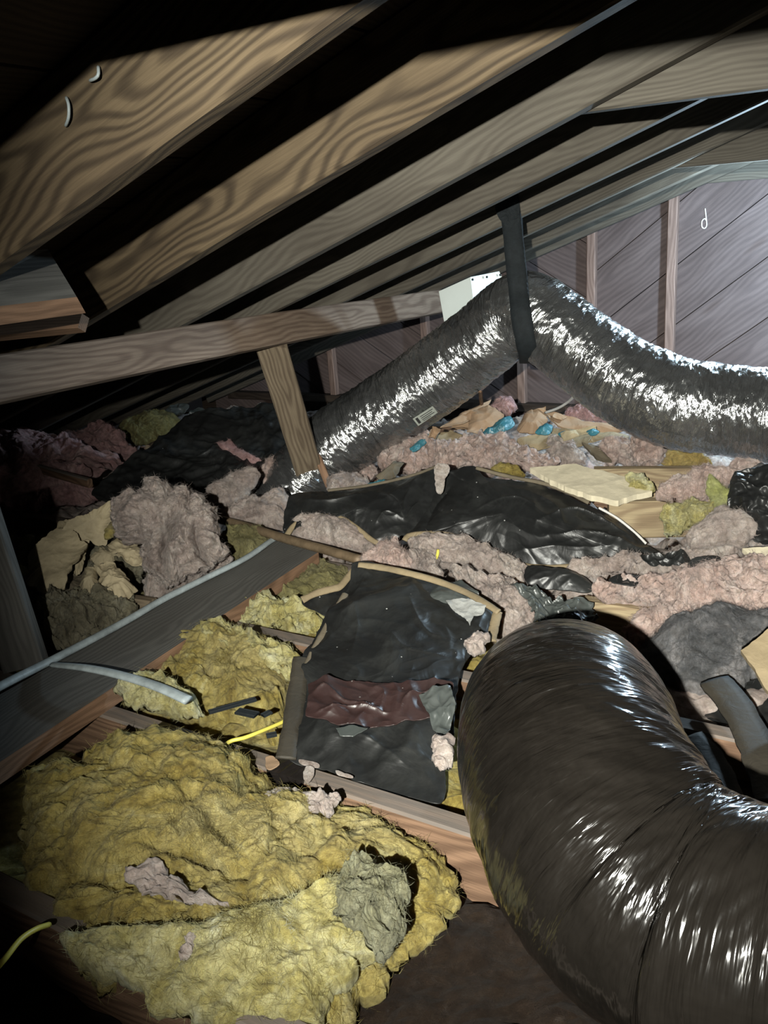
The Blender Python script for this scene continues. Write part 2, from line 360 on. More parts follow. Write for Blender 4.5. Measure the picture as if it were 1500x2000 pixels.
def patch(name, out, pl, mode='fluff', top=.05, bot=.02, bulge=0., amp=.02, freq=9., fine=.5, rag=.004, N=160, Mr=40, m=None, parent=None,
          seed=0, center=None, sharp=False, p=2.6, fold=None, curl=0., creases=None):
    A, n = pl
    O = np.array([on_plane(x, y, pl) for x, y in out])
    e1 = unit(np.cross(ZV if abs(n[2]) < .95 else np.array([0, 1., 0]), n)); e2 = np.cross(n, e1)
    q = np.stack([(O-A)@e1, (O-A)@e2], 1)
    q = polyline(q, N) if sharp else catmull(q, N, True)
    if center is None:
        x, y = q[:, 0], q[:, 1]; x1, y1 = np.roll(x, -1), np.roll(y, -1); a = x*y1-x1*y
        c = np.array([((x+x1)*a).sum(), ((y+y1)*a).sum()])/(3*a.sum())
    else:
        c3 = on_plane(*center, pl); c = np.array([(c3-A)@e1, (c3-A)@e2])
    if rag:
        P3 = np.column_stack([q*60, np.full(len(q), seed*1.3)]); r = fbm(P3*.5, 4, seed)
        q = q + (q-c)/np.linalg.norm(q-c, axis=1)[:, None]*(r*rag)[:, None]
    s = np.arange(1, Mr+1)/Mr; t = 1-(1-s)**1.4
    ring = c+(q-c)[None]*t[:, None, None]                     # Mr,N,2
    flat = ring.reshape(-1, 2); tt = np.repeat(t, N)
    flat = np.vstack([c, flat]); tt = np.concatenate([[0], tt])
    base = A + flat[:, :1]*e1 + flat[:, 1:]*e2
    mid = bulge*(1-tt**2)
    if mode == 'fluff':
        prof = np.maximum(0, 1-tt**p)**.55
        B = billow(base*freq, 4, seed, fine)
        low = fbm(base*freq*.35, 2, seed+9)
        hT = top*prof*(1+.35*low)+mid; hB = -bot*prof
        edge = np.minimum(1, (1-tt)*8)
        VT = base+n*hT[:, None]; VB = base+n*hB[:, None]
        def dis(V, k):
            b = billow(V*freq, 4, seed, fine)-.42
            v = np.stack([fbm(V*freq*1.6, 3, seed+k0) for k0 in (1, 2, 3)], 1)
            hf = fbm(V*freq*7, 3, seed+4)
            return V + (n*k)*((b*amp*1.7 + hf*amp*.12))[:, None] + v*amp*.55
        VT2 = dis(VT, 1); VB2 = dis(VB, -1)
        if creases:
            for ln, dep, wd in creases:
                L3 = np.array([on_plane(x, y, pl) for x, y in ln]); L2 = catmull(np.stack([(L3-A)@e1, (L3-A)@e2], 1), 60)
                dd = np.sqrt(((flat[:, None]-L2[None])**2).sum(2)); kx = dd.argmin(1); dd = dd.min(1)+.15*wd*fbm(base*60, 2, seed)
                tp = np.sin(np.pi*np.clip((kx+4)/68, 0, 1))**.6
                g_ = np.exp(-np.abs(dd/wd)**1.3)*dep*tp*(1-tt**8); VT2 = VT2-n*g_[:, None]
        VB2[-N:] = VT2[-N:]
    else:
        cr = (ridge(base*freq, 3, seed)-.8)*amp + fbm(base*freq*.45, 2, seed+3)*amp*.9
        cr = cr + ridge(base*freq*2.0, 2, seed+6)**3*amp*.09
        if creases:
            for ln, dep, wd in creases:
                L3 = np.array([on_plane(x, y, pl) for x, y in ln]); L2 = catmull(np.stack([(L3-A)@e1, (L3-A)@e2], 1), 50)
                dd = np.sqrt(((flat[:, None]-L2[None])**2).sum(2)); kx = dd.argmin(1); dd = dd.min(1)
                cr = cr+dep*np.exp(-np.abs(dd/wd))*np.sin(np.pi*np.clip((kx+2)/54, 0, 1))**.6
        if fold is not None: cr = cr + fold(flat, base)
        if curl: cr = cr + curl*np.maximum(0, tt-.35)**2*fbm(base*5+seed, 2, seed)*4
        cr = cr+mid
        th = top/2*np.ones(len(tt))
        VT2 = base+n*(cr+th)[:, None]; VB2 = base+n*(cr-th)[:, None]
    nv = len(VT2)
    def faces(o, flip):
        k = np.arange(N); k1 = (k+1) % N; L = []
        for i in range(Mr-1):
            a = o+1+i*N; f = np.stack([a+k, a+N+k, a+N+k1, a+k1], 1); L.append(f)
        f = np.vstack(L); f2 = np.stack([np.full(N, o), o+1+k, o+1+k1, np.full(N, o)], 1)
        return (f[:, ::-1] if flip else f), (f2[:, ::-1] if flip else f2)
    area = (q[:, 0]*np.roll(q[:, 1], -1)-np.roll(q[:, 0], -1)*q[:, 1]).sum()
    fa, ca = faces(0, area < 0); fb, cb = faces(nv, area > 0)
    k = np.arange(N); k1 = (k+1) % N; a = 1+(Mr-1)*N
    side = np.stack([a+k, nv+a+k, nv+a+k1, a+k1], 1)
    if area < 0: side = side[:, ::-1]
    V = np.vstack([VT2, VB2])
    quads = np.vstack([fa, fb, side])
    tri = [list(map(int, x)) for x in np.vstack([ca[:, :3] if area > 0 else ca[:, 1:], cb[:, 1:] if area > 0 else cb[:, :3]])]
    if mode == 'fluff':    # weld rim
        mp = np.arange(2*nv); mp[nv+a:nv+a+N] = np.arange(a, a+N)
        quads = np.vstack([fa, fb]); quads = mp[quads]
    # fan centres as triangles through one extra mesh pass
    me_faces = quads.tolist()+tri
    return mesh(name, V, me_faces, m, parent, smooth=(mode == 'fluff' or top < .006))

def tube(name, pts, rad, m, parent=None, n=None, k=14, wr=None, caps=True, smooth=True, flat=1.0, res=None):
    pts = np.asarray(pts, float)
    n = n or max(8, len(pts)*8)
    C = catmull(pts, n)
    rr = np.interp(np.linspace(0, 1, n), np.linspace(0, 1, len(rad)), rad) if hasattr(rad, '__len__') else np.full(n, rad)
    T = np.gradient(C, axis=0); T /= np.linalg.norm(T, axis=1)[:, None]
    ref = np.array([0, 0, 1.]) if abs(T[0][2]) < .9 else np.array([0, 1., 0])
    Nn = unit(ref-(ref@T[0])*T[0]); Ns = []
    for i in range(n):
        Nn = unit(Nn-(Nn@T[i])*T[i]); Ns.append(Nn)
    Ns = np.array(Ns); Bs = np.cross(T, Ns)
    ang = np.linspace(0, 2*math.pi, k, endpoint=False)+math.pi
    if not caps: ang = np.linspace(0, 2*math.pi, k)+math.pi
    d = Ns[:, None]*np.cos(ang)[None, :, None]*flat+Bs[:, None]*np.sin(ang)[None, :, None]
    arc = np.concatenate([[0], np.cumsum(np.linalg.norm(np.diff(C, axis=0), axis=1))])
    R_ = np.repeat(rr, k)
    if wr is not None: R_ = R_*(1+wr(np.repeat(arc, k), np.tile(ang, n)))
    V = np.repeat(C, k, 0)+d.reshape(-1, 3)*R_[:, None]
    fs = []
    kk = np.arange(k); k1 = (kk+1) % k
    if not caps: kk = np.arange(k-1); k1 = kk+1
    F_ = np.vstack([np.stack([i*k+kk, i*k+k1, (i+1)*k+k1, (i+1)*k+kk], 1) for i in range(n-1)])
    uv = np.stack([np.repeat(arc, k), np.tile(ang, n)*np.mean(rr)], 1)
    if caps:
        fl = F_.tolist()+[kk[::-1].tolist(), ((n-1)*k+kk).tolist()]
        return mesh(name, V, fl, m, parent, smooth=smooth, uv=uv)
    return mesh(name, V, F_, m, parent, smooth=smooth, uv=uv)

def fibres(parent, count, length, m, seed=0, lift=.5, wid=.00035):
    me = parent.data; n = len(me.vertices)
    co = np.zeros(n*3, np.float32); me.vertices.foreach_get('co', co); co = co.reshape(-1, 3)
    no = np.zeros(n*3, np.float32); me.vertices.foreach_get('normal', no); no = no.reshape(-1, 3)
    R_ = np.array(parent.matrix_world.to_3x3()); nz = (no@R_.T)[:, 2]; ny = (no@R_.T)[:, 1]
    rs = np.random.RandomState(seed); ok = np.where((nz > .05) | (ny < -.2))[0]
    i = rs.choice(ok, count); P = co[i]; nrm = no[i]
    d = rs.normal(size=(count, 3)); d -= nrm*(d*nrm).sum(1)[:, None]; d /= np.linalg.norm(d, axis=1)[:, None]+1e-9
    lf = rs.rand(count, 1)*lift; Ln = length*(.4+rs.rand(count, 1))
    side = np.cross(d, nrm); side /= np.linalg.norm(side, axis=1)[:, None]+1e-9
    bend = rs.normal(size=(count, 1))*.35
    p1 = P+d*Ln*.5+nrm*Ln*lf*.6+side*Ln*bend*.25; p2 = P+d*Ln+nrm*Ln*lf*.7+side*Ln*bend
    wv = (side*.5+nrm*.5)*wid
    V = np.stack([P-wv, P+wv, p1+wv, p1-wv, p2], 1).reshape(-1, 3)
    a = np.arange(count)*5
    fs = np.vstack([np.stack([a, a+1, a+2, a+3], 1)]).tolist()+np.stack([a+3, a+2, a+4], 1).tolist()
    Vw = V@R_.T+np.array(parent.matrix_world.translation)
    o = mesh('loose_fibres', Vw, fs, m, parent, smooth=False); o['kind'] = 'stuff'
    return o

def ribbon(name, pts, width, thick, nrm, m, parent=None, n=60, wig=0., seed=0):
    C = catmull(pts, n); T = np.gradient(C, axis=0); T /= np.linalg.norm(T, axis=1)[:, None]
    nn = np.tile(unit(nrm), (n, 1)) if np.ndim(nrm) == 1 else catmull(nrm, n)
    S = np.cross(T, nn); S /= np.linalg.norm(S, axis=1)[:, None]; U = np.cross(S, T)
    t = np.linspace(0, 1, n)
    wdt = width*(1+wig*fbm(np.column_stack([t*9, t*0+seed, t*0]), 3, seed))
    V = np.concatenate([np.stack([C+S*(a*wdt/2)[:, None]+U*(b*thick/2) for a, b in ((-1, -1), (-.4, -1.0), (.4, -1), (1, -1), (1, 1), (.4, 1.8), (-.4, 1.8), (-1, 1))], 1)]).reshape(-1, 3)
    fs = []
    for i in range(n-1):
        for k in range(8): fs.append([i*8+k, i*8+(k+1) % 8, (i+1)*8+(k+1) % 8, (i+1)*8+k])
    fs.append(list(range(7, -1, -1))); fs.append([(n-1)*8+k for k in range(8)])
    return mesh(name, V, fs, m, parent)
def single(o, label, cat, group=None): return tag(o, label, cat, group)

# ================================================================== STRUCTURE
NR = unit(ZV+TP*JV)                    # normal of the roof plane
DV = unit(JV-TP*ZV)                    # down the slope
def roof_pt(r, j, up=0.): return W(r, j, H0-TP*j)+NR*up
GR = 3.70                              # inner face of the gable boards
def flatbox(name, corners, thick_vec, m, parent=None):
    C = [np.asarray(c, float) for c in corners]; k = len(C)
    V = C+[c+thick_vec for c in C]
    fs = [list(range(k)), list(range(2*k-1, k-1, -1))]+[[i, i+k, (i+1) % k+k, (i+1) % k] for i in range(k)]
    nrm = np.cross(C[1]-C[0], C[2]-C[0]); X = unit(C[1]-C[0]); Z = unit(nrm); Y = np.cross(Z, X)
    return mesh(name, V, fs, m, parent, origin=sum(C)/k, smooth=False, axes=(X, Y, Z))

fl = flatbox('floor', [W(-.6, -1.3, -.985), W(GR, -1.3, -.985), W(GR, 3.6, -.985), W(-.6, 3.6, -.985)], -ZV*.013, M_drywall)
tag(fl, kind='structure')
ce = tag(empty('ceiling', roof_pt(1.6, 1.0, .142)), kind='structure')
jj = -1.15
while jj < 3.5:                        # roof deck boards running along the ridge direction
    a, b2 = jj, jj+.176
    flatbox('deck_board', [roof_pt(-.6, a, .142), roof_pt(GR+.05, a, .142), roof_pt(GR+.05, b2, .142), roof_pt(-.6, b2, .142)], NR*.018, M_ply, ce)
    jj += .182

RO = [.797+SPC*k for k in range(-1, 8)]
RL = ['pine rafter at the very top left, mostly in the dark above the others',
      'nearest clearly lit pine rafter at the top left, with bold grain and two bent nails',
      'second lit pine rafter from the top left, with an oval knot in its grain',
      'third lit rafter from the top left, whose upper end laps a grey board',
      'fourth lit rafter from the top left, just above the top of the black strap',
      'fifth rafter from the top left, the one the black strap hangs from',
      'sixth rafter from the top left, passing behind the black strap',
      'seventh rafter from the top left, a thin lit edge close to the gable wall',
      'last rafter, lying flat against the gable wall']
for k, r in enumerate(RO):
    P0, P1 = roof_pt(r-.019, -1.15, .07), roof_pt(r-.019, 3.42, .07)
    if k == 2: P1 = roof_pt(r-.019, 3.42, .07)
    o = beam('rafter', P0, P1, NR, .14, .038, M_rafter if k < 3 else M_rafter2, seed=k)
    tag(o, RL[k], 'rafter', 'roof rafters')
cl = [(-1, 'collar board on the first rafter above the camera, out of the light'),
      (2, 'grey collar board nailed to the far side of the third rafter, top right'),
      (5, 'thin collar board at the right edge, on the sixth rafter'),
      (7, 'collar board against the gable wall, lowest at the right edge')]
for k, lab in cl:
    r = RO[k+1]+.021
    zz = {-1: .177, 2: .175, 5: .118, 7: .09}[k]
    o = beam('collar_board', W(r, .66, zz+.072), W(r, -.62, zz+.066), ZV, .14, .038, M_rafter2, seed=k, cut0=.2)
    tag(o, lab, 'beam', 'collar boards')

JL = {-2: 'dark ceiling joist hidden in shadow below the camera', -1: 'dark ceiling joist along the bottom left, below the big yellow batt',
      0: 'nearest grey-topped ceiling joist, wrapped with a short band of black tape', 1: 'ceiling joist in the middle with a reddish side, between two yellow bays',
      2: 'third ceiling joist, passing under the brown pipe and lit amber at the right'}
for k in range(-2, 7):
    r = .985+SPC*k
    o = beam('ceiling_joist', W(r-.02, -1.1, JT-.07), W(r-.02, 3.45, JT-.07), ZV, .14, .040, M_joist, seed=k+20)
    tag(o, JL.get(k, 'ceiling joist buried in pink insulation, number %s from the gable wall' % {3: 'four', 4: 'three', 5: 'two', 6: 'one'}.get(k)), 'joist', 'ceiling joists')

# gable wall: diagonal boards on studs
gw = tag(flatbox('wall_gable', [W(GR+.045, -1.3, -1.0), W(GR+.045, 3.6, -1.0), W(GR+.045, 3.6, .9), W(GR+.045, -1.3, .9)], RV*.02, M_ply), kind='structure')
def clip(poly, a, b, c):               # keep a*x+b*y<=c
    out = []
    for i in range(len(poly)):
        p, q = poly[i], poly[(i+1) % len(poly)]
        dp, dq = a*p[0]+b*p[1]-c, a*q[0]+b*q[1]-c
        if dp <= 0: out.append(p)
        if dp*dq < 0: t = dp/(dp-dq); out.append((p[0]+t*(q[0]-p[0]), p[1]+t*(q[1]-p[1])))
    return out
jg = at_r(1155, 600, GR)@JV            # where the board direction changes
def gable_boards(j0, j1, slope):
    u = unit([1, slope]); n = np.array([-u[1], u[0]]); w_ = .185
    for i in range(-30, 31):
        c0 = i*(w_+.0035)
        base = n*c0
        poly = [tuple(base-u*6), tuple(base+u*6), tuple(base+u*6+n*w_), tuple(base-u*6+n*w_)]
        for a, b, c in ((1, 0, j1), (-1, 0, -j0), (0, -1, .985), (TP, 1, H0+.16), (0, 1, .75)): 
            if len(poly) > 2: poly = clip(poly, a, b, c)
        if len(poly) < 3: continue
        pr = .003*((i*7) % 3)
        cs = [W(GR-pr+.002, x, y) for x, y in poly]
        X = unit(JV*u[0]+ZV*u[1]); Z = -RV; Y = np.cross(Z, X)
        V = cs+[c+RV*(.04+pr) for c in cs]; k = len(cs)
        fs = [list(range(k)), list(range(2*k-1, k-1, -1))]+[[q, q+k, (q+1) % k+k, (q+1) % k] for q in range(k)]
        mesh('sheathing_board', V, fs, M_gable, gw, origin=sum(cs)/k, smooth=False, axes=(X, Y, Z))
gable_boards(-1.25, jg, -.75)
gable_boards(jg, 3.45, .62)
for px, py in ((1155, 560), (1312, 560), (1021, 740), (650, 720), (835, 720)):
    P = at_r(px, py, GR-.02); j = P@JV
    beam('stud', W(GR-.022, j, -.80), W(GR-.022, j, H0-TP*j+.02), JV, .038, .036, M_stud, gw, seed=px)
beam('sole_plate', W(GR-.03, -1.2, -.80), W(GR-.03, 3.3, -.80), ZV, .038, .06, M_ply, gw)
# wire loop hung on the gable boards
lp = [at_r(x, y, GR-.006) for x, y in ((1377, 407), (1379, 425), (1380, 440), (1376, 446), (1371, 443), (1371, 432), (1376, 427), (1379, 430))]
tag(tube('wire_loop', lp, .0026, M_whitewire, k=6, n=40), 'small white wire loop hung on the gable wall at the upper right', 'wire')

# ================================================================== TIMBERS
# purlin under the rafters: set square to the slope, running towards the gable
Pl0, Pl1 = at_d(-60, 724, 1.56), None
o = beam('purlin', W(.90, 1.52, H0-TP*1.52)-NR*.047, W(3.16, 1.70, H0-TP*1.70)-NR*.047, NR, .089, .038, M_purlin, cut1=0, seed=3)
tag(o, 'long pale horizontal timber under the rafters, held by the leaning post', 'beam')
# leaning post
pt = at_r(527, 668, 1.99); pb = at_z(618, 965, -.83)
beam_o = beam('leaning_post', pt, pb, unit(np.cross(unit(pb-pt), F)), .089, .038, M_post, seed=5, cut0=.02)
tag(beam_o, 'short leaning timber post with a split sliver, from the long beam down to the rubble', 'post')
s0, s1 = at_d(617, 885, (pb@F)-.11), at_d(643, 950, (pb@F)-.12)
beam('split_sliver', s0, s1, unit(np.cross(unit(s1-s0), F)), .024, .01, M_edgewood, beam_o)
# board ends at upper left
b0, b1 = at_d(-150, 553, 1.10), at_d(132, 541, 1.36)
n_f = unit(unit(np.cross(unit(b1-b0), F))*1.0)
def skew_board(name, quad, dvec, m, edge_m, label, cat):
    cs = [np.asarray(c) for c in quad]; k = len(cs)
    X = unit(cs[1]-cs[0]); Z = unit(np.cross(X, cs[2]-cs[1])); Y = np.cross(Z, X)
    V = cs+[c+dvec for c in cs]
    fs = [list(range(k)), list(range(2*k-1, k-1, -1))]+[[i, i+k, (i+1) % k+k, (i+1) % k] for i in range(k)]
    o = mesh(name, V, fs, m, None, origin=sum(cs)/k, smooth=False, axes=(X, Y, Z))
    if edge_m:
        o.data.materials.append(edge_m); o.data.polygons[2].material_index = 1
    return tag(o, label, cat)
A_ = at_d(-170, 618, 1.12); B_ = at_d(150, 580, 1.34); C_ = at_d(94, 487, 1.37); D_ = at_d(-170, 500, 1.15)
skew_board('board_end', [A_, B_, C_, D_], unit(F-.55*ZV)*.04, M_greywood, M_edgewood, 'grey board end with a slanted cut and orange lower edge at the upper left edge', 'board')
A_ = at_d(-170, 672, 1.36); B_ = at_d(152, 640, 1.55); C_ = at_d(160, 612, 1.58); D_ = at_d(-170, 628, 1.40)
skew_board('board_end', [A_, B_, C_, D_], unit(F)*.04, M_edgewood, None, 'reddish shaded board end just below the grey board end at the left', 'board')
# bent nails in the first rafter
for pts, lab in ((((192, 132), (192, 146), (186, 153), (177, 157)), 'upper bent pale nail in the nearest rafter, top left'),
                 (((130, 192), (134, 206), (134, 228), (129, 244)), 'lower bent pale nail in the nearest rafter, top left')):
    P = [at_r(x, y, .797-.038-.008-.006*math.sin(math.pi*i/3)) for i, (x, y) in enumerate(pts)]
    P = [at_r(*pts[0], .797-.036)]+P+[at_r(*pts[-1], .797-.036)]
    tag(tube('bent_nail', P, .0019, M_conduit, k=6, n=24), lab, 'nail', 'bent nails in the nearest rafter')
# flat board lying along the joists' tops (strongback)
zb = JT+.002
far0, far1 = at_z(540, 1052, zb+.038), at_z(622, 1078, zb+.038)
nr0, nr1 = at_z(-200, 1469, zb+.038), at_z(-200, 1620, zb+.038)
def lying(name, quad, th, m, edge_m, label, cat):
    cs = [np.asarray(c) for c in quad]; k = 4
    X = unit(cs[1]-cs[0]); Z = ZV; Y = np.cross(Z, X); V = cs+[c-ZV*th for c in cs]
    fs = [[0, 1, 2, 3], [7, 6, 5, 4]]+[[i, i+k, (i+1) % k+k, (i+1) % k] for i in range(k)]
    o = mesh(name, V, fs, m, None, origin=sum(cs)/4, smooth=False, axes=(X, Y, Z))
    o.data.materials.append(edge_m)
    for q in (2, 3, 4, 5): o.data.polygons[q].material_index = 1
    return tag(o, label, cat)
lying('lying_board', [nr1, far1, far0, nr0], .038, M_greywood, M_edgewood, 'wide grey dusty board lying across the joists with an orange sawn edge', 'board')
# brace at the left edge
A_, B_ = at_z(52, 1300, zb+.02), at_d(-62, 960, (at_z(52, 1300, zb)@F)-.12)
o = beam('brace', B_, A_, unit(np.cross(unit(A_-B_), F)), .089, .038, M_greywood, seed=9, cut1=0)
tag(o, 'dark leaning brace at the left edge, standing on the lying grey board', 'post')
# short light timbers on the right
def px_beam(name, p, q, z, wdt, th, m, label, cat='timber', upright=True, grp=None):
    a, b = at_z(*p, z), at_z(*q, z)
    o = beam(name, a-ZV*wdt/2, b-ZV*wdt/2, ZV if upright else unit(np.cross(b-a, ZV)), wdt, th, m, seed=p[0])
    return tag(o, label, cat, grp)
px_beam('loose_timber', (1188, 978), (1400, 972), -.70, .10, .038, M_timber, 'light timber showing its side, below the cream fibreboard', grp='light timbers on the right')
px_beam('loose_timber', (1160, 912), (1385, 911), -.66, .085, .038, M_timber, 'shorter light timber behind the cream fibreboard', grp='light timbers on the right')
px_beam('lit_joist_stretch', (1140, 1168), (1290, 1190), -.80, .10, .04, M_timber, 'added paler timber standing for the lit stretch of the third joist, just above the near duct', 'timber')  # added piece, its paler wood stands for light on the third joist

# ================================================================== INSULATION LYING IN THE BAYS
def bay(r0, r1, j0, j1, top, m, label, seed, amp=.03, freq=8., nu=None, mask=None):
    nu = nu or int((j1-j0)*70); nv = max(16, int((r1-r0)*75))
    jj, rr = np.meshgrid(np.linspace(j0, j1, nu), np.linspace(r0, r1, nv), indexing='ij')
    P = jj.reshape(-1, 1)*JV+rr.reshape(-1, 1)*RV
    P[:, 2] = top
    e = np.minimum(np.minimum(rr-r0, r1-rr)/.03, 1).reshape(-1)
    P[:, 2] += (billow(P*freq, 4, seed)-.45)*amp*1.8+fbm(P*1.5, 2, seed)*amp*.8 - (1-e)*.02
    P[:, 2] = np.maximum(P[:, 2], -.975)
    i, k = np.meshgrid(np.arange(nu-1), np.arange(nv-1), indexing='ij'); a = (i*nv+k).ravel()
    f = np.stack([a, a+nv, a+nv+1, a+1], 1)[:, ::-1]
    # skirt down to the ceiling board so the batt has a body
    rim = np.concatenate([np.arange(nv), np.arange(1, nu)*nv+nv-1, (nu-1)*nv+np.arange(nv-2, -1, -1), np.arange(nu-2, 0, -1)*nv])
    lo = P[rim].copy(); lo[:, 2] = -.984; n0 = len(P); q = len(rim); c = np.arange(q); c1 = (c+1) % q
    sk = np.stack([rim[c], rim[c1], n0+c1, n0+c], 1)
    o = mesh('insulation_batt', np.vstack([P, lo]), np.vstack([f, sk]), m)
    return tag(o, label, 'insulation', 'insulation between the joists')
g = .002
def bb(k): return .985+SPC*(k-1)+g, .985+SPC*k-.04-g
bay(*bb(-1), -1.0, 3.3, -.93, M_shadefill, 'brown fill below the camera, darkened in colour to stand for shadow', 1, .015)
bay(*bb(0), -1.0, .64, -.93, M_shadefill, 'brown fill beside the big yellow batt, foreground shadow put into its colour', 2, .015)
bay(*bb(0), .66, 1.9, -.93, M_yellow, 'yellow batt base under the largest yellow mound', 3, .012)
bay(*bb(0), 1.92, 3.3, -.93, M_shadefill, 'dark fill at the far left under the sloping brace', 4, .015)
bay(*bb(1), -1.0, .5, -.90, M_yellow2, 'pale yellow batt running under the foreground black sheet and duct', 5, .02)
bay(*bb(1), .52, 1.62, -.885, M_yellow, 'bright yellow batt in the bay behind the tape-wrapped joist', 6, .03)
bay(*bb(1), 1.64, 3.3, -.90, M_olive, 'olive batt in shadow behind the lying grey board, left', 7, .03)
bay(*bb(2), -1.0, .5, -.89, M_pinkgrey, 'dusty pink batt under the rubble right of centre', 8, .03)
bay(*bb(2), .52, 1.62, -.88, M_yellow, 'dull yellow batt in the bay under the brown pipe', 9, .035)
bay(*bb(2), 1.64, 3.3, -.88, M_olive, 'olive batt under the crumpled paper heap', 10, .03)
bay(*bb(3), -1.0, 1.3, -.87, M_pinkgrey, 'dusty pink batt under the long black sheet', 11, .035)
bay(*bb(3), 1.32, 3.3, -.87, M_pinkgrey, 'dusty pink batt around the foot of the leaning post', 12, .04)
bay(*bb(4), -1.0, 3.3, -.86, M_pinkgrey, 'pink batt in the bay behind the long black sheet', 13, .04)
bay(*bb(5), -1.0, 3.3, -.85, M_pink, 'pink batt under the far duct', 14, .04)
bay(*bb(6), -1.0, 3.3, -.85, M_pinkgrey, 'pink batt in the bay next to the gable wall', 15, .04)
bay(.985+SPC*6+g, GR-.07, -1.0, 3.2, -.86, M_pinkgrey, 'narrow pink strip of wool along the foot of the gable wall', 16, .03)

def wool(name, out, anchor, z, tilt, top, bot, m, label, seed, group=None, amp=.02, freq=9., N=180, Mr=44, rag=.012, bulge=0., side=0., cat='insulation', **kw):
    pl = tilt_plane(*anchor, z, tilt, side)
    o = patch(name, out, pl, 'fluff', top, bot, bulge, amp, freq, .55, rag, N, Mr, m, seed=seed, **kw)
    if N >= 110: fibres(o, int(N*Mr*.22), .014 if N < 250 else .016, m, seed)
    return tag(o, label, cat, group)
def film(name, out, anchor, z, tilt, m, label, cat, seed, top=.0022, amp=.012, freq=6., bulge=0., N=260, Mr=70, rag=.004, group=None, parent=None, side=0., **kw):
    pl = tilt_plane(*anchor, z, tilt, side)
    o = patch(name, out, pl, 'sheet', top, 0, bulge, amp, freq, .5, rag, N, Mr, m, parent=parent, seed=seed, **kw)
    if label: tag(o, label, cat, group)
    return o, pl

# --- foreground yellow wool
wool('yellow_wool_batt', [(60,1520),(150,1490),(215,1452),(300,1440),(400,1455),(470,1490),(515,1530),(560,1560),(640,1570),(720,1600),(790,1640),(860,1680),(900,1750),(860,1830),(760,1900),(700,1990),(640,2080),(420,2040),(300,1960),(180,1900),(100,1830),(60,1760),(45,1650)],
     (420, 1720), -.87, 12, .062, .05, M_yellow, 'largest yellow glass wool mound, filling the lower left foreground', 21, amp=.019, freq=7.5, N=460, Mr=150, rag=.018, bulge=.03,
     creases=[([(350,1590),(400,1650),(455,1720),(500,1785)], .022, .012), ([(300,1725),(370,1735),(430,1760),(490,1785)], .035, .007), ([(510,1530),(478,1610),(440,1700)], .022, .014),
              ([(360,1490),(250,1540),(120,1555)], .014, .010), ([(400,1470),(300,1500),(190,1530)], .012, .008), ([(740,1600),(640,1620),(560,1690),(540,1760)], .018, .010),
              ([(700,1640),(640,1690),(600,1750)], .016, .010), ([(120,1700),(220,1770),(330,1800)], .020, .012), ([(860,1690),(800,1720),(760,1790)], .016, .010)])
wool('pale_wool_roll', [(120,1850),(200,1830),(330,1830),(480,1800),(620,1770),(730,1690),(780,1740),(760,1830),(690,1900),(640,1990),(560,2050),(380,2010),(230,1930)],
     (470, 1870), -.845, 14, .05, .03, M_yellow2, 'pale yellow wool fold along the front of the big mound', 22, amp=.016, freq=8, N=300, Mr=70)
wool('grey_wool_patch', [(670,1700),(740,1690),(790,1740),(800,1810),(760,1860),(700,1840),(650,1780)],
     (720, 1780), -.80, 14, .02, .02, fluff('grey_green_wool', [(.22,.21,.10),(.34,.33,.2),(.44,.44,.3)], (.2,.2,.16), .3), 'grey-green dusty tuft on the right of the yellow mound', 25, amp=.02, freq=16)
for i, (out, lab) in enumerate(((((505,1555),(560,1535),(600,1550),(590,1585),(540,1590),(510,1580)), 'pink wool shred on the yellow mound, left of a pair'),
        (((600,1560),(640,1548),(660,1570),(640,1590),(605,1588)), 'pink wool shred on the yellow mound, right of a pair'),
        (((240,1700),(290,1690),(330,1700),(350,1730),(420,1760),(480,1785),(400,1772),(330,1750),(270,1745)), 'long dusty mauve shred lying in the crease of the yellow mound'),
        (((345,1830),(370,1810),(388,1835),(382,1870),(352,1872)), 'small mauve tuft low on the yellow mound'))):
    c = np.mean(out, 0)
    wool('wool_shred', out, tuple(c), -.805, 12, .010, .01, M_pinkgrey, lab, 30+i, 'pink shreds on the yellow mound', amp=.012, freq=22, N=90, Mr=18)
# --- yellow in the bays behind
wool('yellow_wool_batt', [(285,1310),(330,1265),(400,1232),(470,1250),(580,1275),(575,1340),(566,1420),(556,1470),(500,1455),(430,1420),(350,1395),(300,1360)],
     (430, 1350), -.87, 10, .055, .03, M_yellow, 'yellow wool batt behind the tape-wrapped joist, left of the black sheet', 41, amp=.020, freq=9, N=260, Mr=70)
wool('pale_wool_tuft', [(400,1225),(440,1220),(500,1250),(585,1280),(580,1330),(520,1325),(440,1275),(395,1250)],
     (490, 1272), -.825, 20, .03, .02, M_yellow2, 'fluffy pale wool crest along the reddish joist side', 42, amp=.022, freq=16, N=160, Mr=34)
wool('pale_wool_tuft', [(225,1350),(290,1330),(330,1345),(370,1365),(400,1400),(330,1385),(250,1370)],
     (320, 1365), -.815, 16, .03, .02, M_yellow2, 'pale wool tuft under the end of the grey tubing', 43, amp=.018, freq=14, N=130, Mr=28)
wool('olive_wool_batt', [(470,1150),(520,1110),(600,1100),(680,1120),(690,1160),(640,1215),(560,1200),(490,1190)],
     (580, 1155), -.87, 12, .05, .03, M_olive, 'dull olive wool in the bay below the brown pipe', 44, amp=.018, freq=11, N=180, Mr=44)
wool('pale_wool_tuft', [(460,1195),(475,1172),(510,1165),(540,1180),(600,1195),(640,1215),(620,1240),(540,1225),(480,1212)],
     (550, 1205), -.845, 16, .03, .02, M_yellow2, 'row of pale yellow clumps in front of the olive wool', 45, amp=.024, freq=17, N=160, Mr=30)
